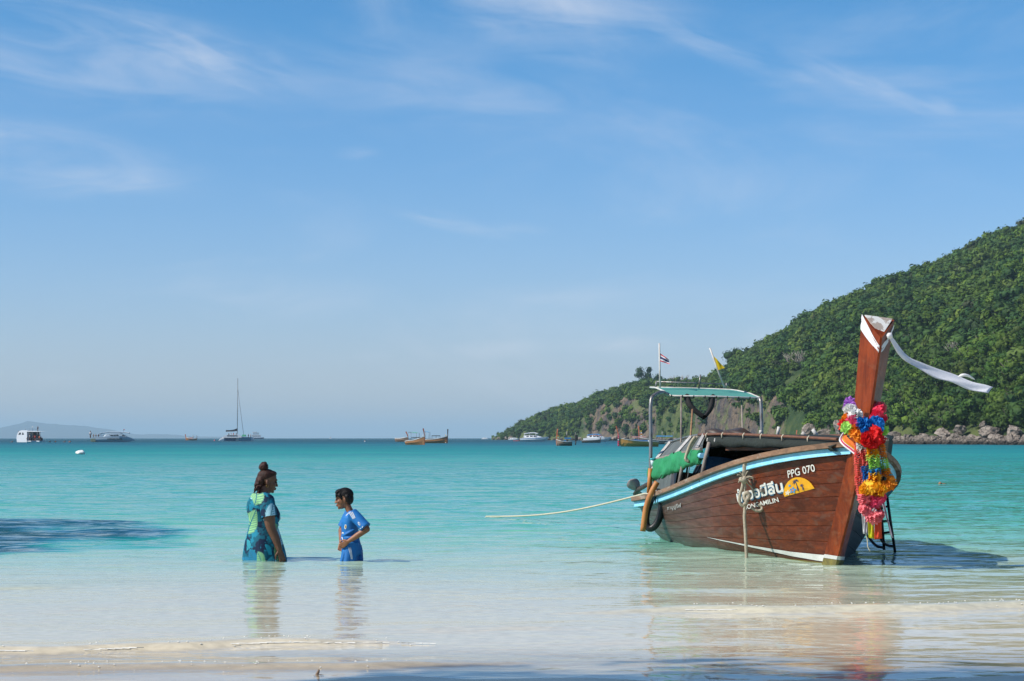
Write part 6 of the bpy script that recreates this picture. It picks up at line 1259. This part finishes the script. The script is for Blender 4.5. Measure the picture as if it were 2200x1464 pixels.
def speedboat(px, py, W, label, bow=1, roof_m='gelcoat', top=17, people=0, stripe=False, D=None, grp='white speedboats moored below the headland', hull_m='gelcoat'):
    f = Far('speedboat', px, py, label, 'boat', D, grp, R(-16)); h = W / 2; u = W / 62; k = lambda x: bow * x * u
    f.hull([(k(-30), 8 * u, -1, 7 * u, 1), (k(-15), 8.5 * u, -1, 8 * u, .9), (k(5), 8.5 * u, -1, 9 * u, .8), (k(18), 6.5 * u, -.5, 9.6 * u, .5), (k(27), 3 * u, 3 * u, 10 * u, .3), (k(32), .3 * u, 7.5 * u, 9.6 * u, .3)], hull_m)
    if stripe: mb = MB(); mb.loft([[(k(x), -b * u - .15, z * u), (k(x), -b * u - .15, (z + 1.0) * u)] for x, b, z in ((-30, 7.95, 5), (-15, 8.45, 5.6), (5, 8.45, 6.2), (18, 6.5, 7.2))], False, False, False); f.put(mb, 'stripe', 'hull_stripe')
    mb = MB(); mb.loft([[(k(x), -b * u, 8.5 * u), (k(x), -b * .8 * u, z * u), (k(x), b * .8 * u, z * u), (k(x), b * u, 8.5 * u)] for x, b, z in ((-22, 6.5, 13), (-8, 6.8, 13.5), (6, 6, 13), (17, 3.5, 9.5))], True, False); cab = f.put(mb, 'cabin', 'gelcoat')
    for x in (-16, -8, 0):
        mb = MB(); mb.add([(k(x), -6.4 * u, 10 * u), (k(x + 6), -6.3 * u, 10 * u), (k(x + 6), -5.7 * u, 12.5 * u), (k(x), -5.9 * u, 12.6 * u)], [(0, 1, 2, 3)]); f.put(mb, 'window', 'window_dark', cab)
    mb = MB(); mb.loft([[(k(x), -6.5 * u, z * u), (k(x), 0, (z + 1) * u), (k(x), 6.5 * u, z * u), (k(x), 6.3 * u, (z - .8) * u), (k(x), -6.3 * u, (z - .8) * u)] for x, z in ((-22, top - 2), (-10, top), (2, top), (8, top - 1.6))], True, False); rf_ = f.put(mb, 'roof', roof_m)
    for x in (-20, -8, 5):
        for y in (-6, 6): f.tube('roof_post', 'gelcoat', [(k(x), y * u, 8 * u), (k(x), y * u, (top - .6) * u)], .35 * u, rf_, 4)
    for x in (-33, -31): f.box('outboard', 'engine_dark', (k(x), (x + 32) * 2.5 * u, 4 * u), (2.2 * u, 2 * u, 5 * u))
    return f
speedboat(1148, 949, 62, 'white speedboat with a streamlined white roof below the headland', 1, top=18.5, stripe=True); sb2 = speedboat(1283, 949, 60, 'white speedboat with a blue awning below the cliffs', 1, 'awning_blue', top=16); speedboat(1105, 943.4, 26, 'small white speedboat close to the tip of the headland', 1, top=13, D=1150); speedboat(1043, 942.6, 17, 'tiny white speedboat out beyond the headland tip', 1, top=13, D=1900)
for k in range(5):
    mb = MB(); mb.blob((-12 + 5 * k, -5.6, 13.0), (1.1, .8, 1.3), 1); e = tag(mb.build('life_vest', 'life_orange' if k % 2 == 0 else 'shirt_red', None, sb2.xf, sb2.xf((-12 + 5 * k, -5.6, 17))), 'orange or red life vest hung under the blue awning', 'life vest', 'life vests under the blue awning')
f = Far('float_line', 1112, 948.2, 'string of red floats beside the white speedboat', 'float')
for k in range(6): mb = MB(); mb.blob((-8 + 3 * k, 0, .6), (1.5, 1, 1.0), 1); f.put(mb, 'float', 'buoy_red')
# white tour boat with people, far left
f = Far('tour_boat', 64, 950, 'white tour boat full of people at the far left, seen from its open stern', 'boat', 640, turn=R(-24))
mb = MB(); mb.loft([[(x0, y, z) for x0, z in ((-29, -1), (-30.5, 8), (-30, 14), (-27.5, 19.5), (-24, 23.5), (-18, 25.6), (-3, 25.2), (-3, -1))] for y in (-6, 0, 14)], True, False); f.put(mb, 'hull', 'gelcoat')
mb = MB(); mb.loft([[(x, y, 22 + .6 * (x < 20)) for y in (-6, 14)] for x in (-4, 10, 24, 33)], False, False, False); mb.loft([[(x, y, 24.5 - .045 * (x + 4)) for y in (-6.4, 14)] for x in (-4, 10, 24, 33)], False, False, False); mb.loft([[(x, -6.4, 22.4), (x, -6.4, 24.5 - .045 * (x + 4))] for x in (-4, 10, 24, 33)], False, False, False); f.put(mb, 'roof', 'gelcoat')
for q in ([(-26, 16), (-20, 16), (-18.6, 20.5), (-22.5, 20.5)], [(-16.5, 16), (-11, 16), (-13, 21), (-14.5, 21)]): mb = MB(); mb.add([(x, -6.2, z) for x, z in q], [(0, 1, 2, 3)]); f.put(mb, 'window', 'window_dark')
f.box('deck', 'gelcoat', (13, 4, 2.2), (33, 20, 2)); f.box('bulkhead', 'window_dark', (6, 12, 13), (20, 1, 18)); f.box('stern_step', 'navy_hull', (15, -6.5, 2), (12, 2, 2.2)); f.box('seat_bank', 'shirt_dark', (14, 6, 6), (26, 6, 7))
for x in (2, 12, 22, 30): f.tube('roof_post', 'spar', [(x, -5.5, 3), (x + (2 if x > 20 else 0), -5.5, 23)], .45, None, 4)
for x in (-8, 2, 12, 22): f.tube('roof_rail', 'spar', [(x, -5, 24.5), (x, -5, 28)], .2, None, 4)
f.tube('roof_rail', 'spar', [(-10, -5, 28), (24, -5, 28)], .22, None, 4); f.tube('mast', 'spar', [(4, 3, 24), (4, 3, 33)], .25, None, 4); f.box('radar', 'gelcoat', (5, 3, 33), (2.4, 1, 2))
def mini_person(F_, x, y, z, h_, shirt, label, grp, legs='shirt_dark', sit=False):
    """a small far-off figure: one body of skin with a shirt over it, h_ in pixels"""
    e = thing('person', label, 'person', F_.xf((x, y, z)), grp); u = h_ / 10
    mb = MB(); mb.tube([(x, y, z + (0 if not sit else 3 * u)), (x, y, z + 5 * u), (x, y, z + 7.6 * u), (x, y, z + 8.3 * u)], [.75 * u, .9 * u, 1.15 * u, .45 * u], 8); mb.blob((x, y, z + 9.2 * u), (.72 * u, .75 * u, .9 * u), 1)
    for s_ in (-1, 1): mb.tube([(x + s_ * 1.15 * u, y, z + 7.6 * u), (x + s_ * 1.55 * u, y, z + 6 * u), (x + s_ * 1.4 * u, y - .3 * u, z + 4.6 * u)], [.36 * u, .32 * u, .26 * u], 5); mb.tube([(x + s_ * .45 * u, y, z + 4.6 * u), (x + s_ * .5 * u, y - (1 * u if sit else 0), z + 2.4 * u), (x + s_ * .5 * u, y, z)], [.5 * u, .4 * u, .3 * u], 5)
    mb.build('body', 'skin_tan', e, F_.xf)
    mb = MB(); mb.tube([(x, y, z + 4.6 * u), (x, y, z + 6 * u), (x, y, z + 7.7 * u)], [1.0 * u, 1.05 * u, 1.28 * u], 8); mb.build('shirt', shirt, e, F_.xf)
    mb = MB(); mb.blob((x - .05 * u, y + .15 * u, z + 9.55 * u), (.76 * u, .8 * u, .68 * u), 1); mb.build('hair', 'hair_black', e, F_.xf); return e
mini_person(f, 23, -3, 24, 10.5, 'shirt_dark', 'person in dark clothes and white cap standing on the tour boat roof', None)
mini_person(f, 12, -4, 4, 12, 'shirt_red', 'person in a red vest on the tour boat, left of the pair', 'people on the tour boat'); mini_person(f, 16, -3, 4, 12, 'shirt_red', 'person in a red vest on the tour boat, right of the pair', 'people on the tour boat')
mini_person(f, 2, -3, 5, 12, 'shirt_white', 'person in white by the dark opening of the tour boat', 'people on the tour boat'); mini_person(f, 29, -5, 3, 12, 'life_orange', 'person in an orange vest at the right end of the tour boat deck', 'people on the tour boat'); mini_person(f, 32, -4, 2, 11, 'shirt_dark', 'person in dark clothes at the very right end of the tour boat', 'people on the tour boat'); mini_person(f, -2, -7, 3, 8, 'shirt_dark', 'person sitting low at the side of the tour boat opening', 'people on the tour boat')
mini_person(f, -28.5, -2, 15, 9, 'shirt_dark', 'person in dark clothes leaning at the left corner of the tour boat', None)
for k, (px, py, c, lb) in enumerate(((26, 949.3, 'hair_black', 'dark-haired swimmer left of the tour boat'), (107, 950, 'skin_tan', 'swimmer nearest to the tour boat on its right'), (119, 949.6, 'life_orange', 'swimmer in an orange vest right of the tour boat'), (139, 948, 'hair_black', 'dark-haired swimmer between the tour boat and the yacht'), (150, 949.2, 'life_orange', 'swimmer in an orange vest closest to the motor yacht'))):
    g = Far('person', px, py, lb, 'person', 640, 'swimmers by the tour boat'); mb = MB(); mb.blob((0, 0, .4), (2.6, 1.3, 1.1), 2); mb.tube([(-2, 0, .6), (-4, -.5, .2)], [.6, .35], 5); mb.blob((.6, 0, 1.9), (1.0, 1.0, 1.25), 2); g.put(mb, 'body', 'skin_tan'); mb = MB(); mb.blob((0, 0, .75), (2.3, 1.45, 1.0), 1); g.put(mb, 'vest' if c == 'life_orange' else 'swim_shirt', c if c != 'hair_black' else 'shirt_dark'); mb = MB(); mb.blob((.5, .15, 2.4), (1.05, 1.05, .95), 1); g.put(mb, 'hair', 'hair_black')
# motor yacht
f = Far('motor_yacht', 238, 950, 'long pale motor yacht with a sweeping white roof right of the tour boat', 'boat', 660)
f.hull([(-40, 8, -1, 10, .9), (-25, 9, -1, 11, .9), (-5, 9.5, -1, 12, .85), (20, 9, -1, 13, .7), (36, 5, 0, 11.5, .4), (46, 2, 2, 8, .3), (52, .2, 3.5, 5, .3)], 'gelcoat_grey'); f.box('stern_block', 'olive_hull', (-36.5, -7.5, 4.2), (11, 2.5, 6.5), taper=.9)
mb = MB(); mb.loft([[(x, -7.5, 11), (x, -6.5, z), (x, 6.5, z), (x, 7.5, 11)] for x, z in ((-14, 13), (-6, 18), (6, 21), (20, 20), (34, 12.5))], True, False); cab = f.put(mb, 'cabin', 'gelcoat_grey')
for q in ([(-3, 16.5), (1, 13), (7, 12.6), (7, 18.6), (3, 18.6)], [(8, 12.6), (12, 12.6), (12, 18.6), (8, 18.8)], [(13, 12.6), (19, 12.8), (15.5, 18), (13, 18.6)], [(25, 12.5), (33, 12.3), (31, 14), (26.5, 15.6)]): mb = MB(); mb.add([(x, -7.75 + .16 * (z - 11), z) for x, z in q], [tuple(range(len(q)))]); f.put(mb, 'window', 'window_dark', cab)
mb = MB(); mb.loft([[(x, -7, z), (x, 0, z + .6), (x, 7, z), (x, 6.6, z - 1.6), (x, -6.6, z - 1.6)] for x, z in ((-25, 18), (-14, 20.5), (0, 22), (14, 21.5), (30, 21.3), (40, 19.8))], True, False); f.put(mb, 'roof', 'gelcoat')
f.tube('mast', 'spar', [(27, 0, 21), (27, 0, 28)], .3, None, 4); f.box('mast_flag', 'flag_red', (28.2, 0, 26.5), (2.4, .2, 1.8)); f.box('white_cover', 'gelcoat', (-21, -2, 14.4), (13, 6, 2.6)); f.tube('stern_rail', 'spar', [(-46, -7, 13), (-22, -7.5, 13)], .2, None, 4)
vs, fs = text_mb('CORWARI TRAVEL', None, bold=.02); mb = MB(); mb.add([(-6 + 33 * u, -9.62 - .02 * u, 4.2 + 4.2 * v_) for u, v_ in vs], fs); f.put(mb, 'lettering', 'window_dark')
mini_person(f, -43, -4, 9, 15, 'shirt_white', 'person in a white shirt standing on the stern of the motor yacht', None)
for k, x in enumerate((-36, -31, -25.5)): mini_person(f, x, -5, 9, 8.6, 'skin_tan' if k < 2 else 'shirt_dark', ('bare-chested person nearest the stern on the yacht deck', 'bare-chested person in the middle of the three on the yacht deck', 'person in dark clothes furthest forward on the yacht deck')[k], 'people on the motor yacht')
# sailing catamaran
f = Far('sailing_catamaran', 508, 948, 'sailing catamaran with a tall bare mast and a dark sail cover on its boom', 'boat', 860)
for x0, y, nm in ((-38, 6, 'far'), (-3, -8, 'near')): f.hull([(x0, 1.6, -1, 2, 1), (x0 + 4, 2.4, -1, 6, 1), (x0 + 9, 2.8, -1, 9, .9), (x0 + 26, 2.8, -1, 9, .8), (x0 + 40, .4, 0, 8.6, .4)], 'gelcoat')
mb = MB(); mb.loft([[(x, -10.95, z) for z in (.6, 7.6)] for x in (7, 20, 33)], False, False, False); f.put(mb, 'side_panel', 'navy_hull')
mb = MB(); mb.loft([[(x, -8, 7), (x, -8, z), (x, 8, z), (x, 8, 7)] for x, z in ((-27, 10.5), (-22, 13), (4, 14.5), (12, 10))], True, False); f.put(mb, 'bridge_deck', 'gelcoat'); f.box('under_deck', 'navy_hull', (-14, 0, 3.5), (24, 10, 6)); f.box('green_cover', 'awning_green', (16.5, -2, 12), (9, 5, 4), taper=.8)
f.box('window_band', 'window_dark', (-8, -8.1, 11.4), (22, .3, 2)); f.tube('mast', 'spar', [(2, 0, 9), (2, 0, 135)], .62, None, 6); f.tube('boom', 'spar', [(2, 0, 22), (-23, -2, 20)], .5, None, 6)
mb = MB(); mb.loft([[(x, -.9 - .08 * x, z), (x, -.9 - .08 * x, z + h_), (x, 1 - .08 * x, z + h_), (x, 1 - .08 * x, z)] for x, z, h_ in ((2, 22, 5.6), (-6, 20.6, 4.2), (-14, 20.2, 3.4), (-23, 20.6, 3.2))], True, False); f.put(mb, 'sail_cover', 'sail_cover')
f.tube('forestay', 'spar', [(2.2, 0, 112), (11, 0, 45), (16, 0, 8.5)], .42, None, 5); f.tube('shroud', 'spar', [(2, 0, 100), (-1, 8, 8)], .14, None, 4); f.tube('shroud', 'spar', [(2, 0, 100), (3, -8, 8)], .14, None, 4)
for k, (x, z, c) in enumerate(((-16, 11, 'shirt_dark'), (-11, 11.5, 'shirt_white'), (-6, 11.5, 'shirt_red'), (0, 11, 'shirt_dark'), (26, 9, 'shirt_dark'), (31, 9, 'shirt_white'))): mini_person(f, x, -3, z - 1, 7.5, c, ('person in dark clothes at the aft end of the catamaran cabin', 'person in white on the catamaran cabin deck', 'person in red on the catamaran cabin deck', 'person in dark clothes beside the catamaran mast', 'person in dark clothes sitting near the catamaran bows', 'person in white furthest forward on the catamaran')[k], 'people on the sailing catamaran')
g = Far('float_marker', 461, 947, 'pink marker float behind the sailing catamaran', 'float', 900); mb = MB(); mb.blob((0, 0, .8), (1.5, 1.3, 2.0), 2); g.put(mb, 'ball', 'flower_pink')
# ferry far behind, little sail on the horizon
f = Far('ferry', 553, 942.6, 'white ferry with a stepped wheelhouse behind the catamaran bow', 'boat', 2400); f.hull([(-12, 4, -1, 3, .9), (8, 4, -1, 3.4, .7), (14, .4, 1, 4, .4)], 'navy_hull'); f.box('deckhouse', 'gelcoat', (-2, 0, 6.2), (19, 7, 5.6)); f.box('upper_deck', 'gelcoat_grey', (-3, 0, 11.5), (12, 6, 5)); f.box('bridge', 'gelcoat', (-6, 0, 14.8), (9, 6, 2.2)); f.box('window_band', 'window_dark', (-2, -3.6, 6.8), (17, .2, 1.3))
f = Far('small_craft', 711, 942.4, 'tiny white craft alone on the horizon right of the boy', 'boat', 2800); f.hull([(-4, 1.4, -.5, 1.6, .9), (2, 1.4, -.5, 1.8, .7), (5, .2, .5, 2, .4)], 'gelcoat'); f.tube('mast', 'spar', [(-.5, 0, 1), (-.5, 0, 5)], .3, None, 4); f.box('cabin', 'gelcoat', (-1, 0, 2.4), (3.6, 1.6, 1.6))
f = Far('marker_buoy', 784, 947.5, 'small orange and white marker buoy off the middle of the bay', 'buoy', 700); mb = MB(); mb.blob((0, 0, .7), (1.5, 1.5, 1.2), 2); f.put(mb, 'ball', 'buoy_white'); f.tube('top', 'life_orange', [(0, 0, 1.6), (0, 0, 2.6)], .7)
b = on_water(173, 976.5); mb = MB(); mb.blob((0, 0, .12), (.37, .26, .22), 3, .35, 12); by2 = thing('mooring_buoy', 'weathered white mooring buoy floating nearer than the boats at the left', 'buoy', b); mb.build('float', 'buoy_white', by2, lambda p: b + Vector(p)); mb = MB(); mb.tube([(-.3, -.2, .05), (0, -.26, .10), (.3, -.2, .04)], .02, 5); mb.build('rope_band', 'rope', by2, lambda p: b + Vector(p))
b = on_water(2020, 1041); mb = MB(); mb.blob((0, 0, .02), (.05, .05, .05), 2, .3, 5); mb.tube([(-.06, 0, .0), (.1, .0, .012), (.2, .02, .0)], [.02, .025, .01], 6); tag(mb.build('driftwood', 'bamboo_brown', None, lambda p: b + Vector(p), b), 'bit of brown driftwood floating right of the longtail boat', 'driftwood')
b = at(684, 1449, 11.35); b.z = -.005; mb = MB(); mb.tube([(-.02, 0, -.02), (.0, 0, .02), (.003, 0, .032)], [.010, .008, .005], 7); mb.blob((.0, 0, -.002), (.03, .02, .008), 2, .3, 3); tag(mb.build('stick_stub', 'far_wood_dark', None, lambda p: b + Vector(p), b), 'dark stub of a stick poking out of the sand at the water edge', 'stick')

# ------------------------------------------------------------------ beach trees beyond the frame that shade the sand
for k, (x, y, s, z) in enumerate(((-5.6, 7.85, 2.05, 4.4), (-3.6, 8.4, 1.95, 4.5), (-8.0, 6.9, 2.0, 4.4), (-4.2, 6.2, 2.3, 4.6))):
    e = tree_obj('tree', Vector((x, y, .1)), s, near_me[k % 8], trunk_mb(500 + k, 1.1, .07).mesh('trunk', 'bark'), ('tall broad tree', 'leaning leafy tree', 'rounded green tree', 'low spreading tree')[k] + ' on the beach beyond the left edge, shading the sand', None)
    for ch in e.children:
        if ch.name.startswith('crown'): ch.location = (0, 0, z)
        else: ch.scale = (s * .8, s * .8, z * 1.05)
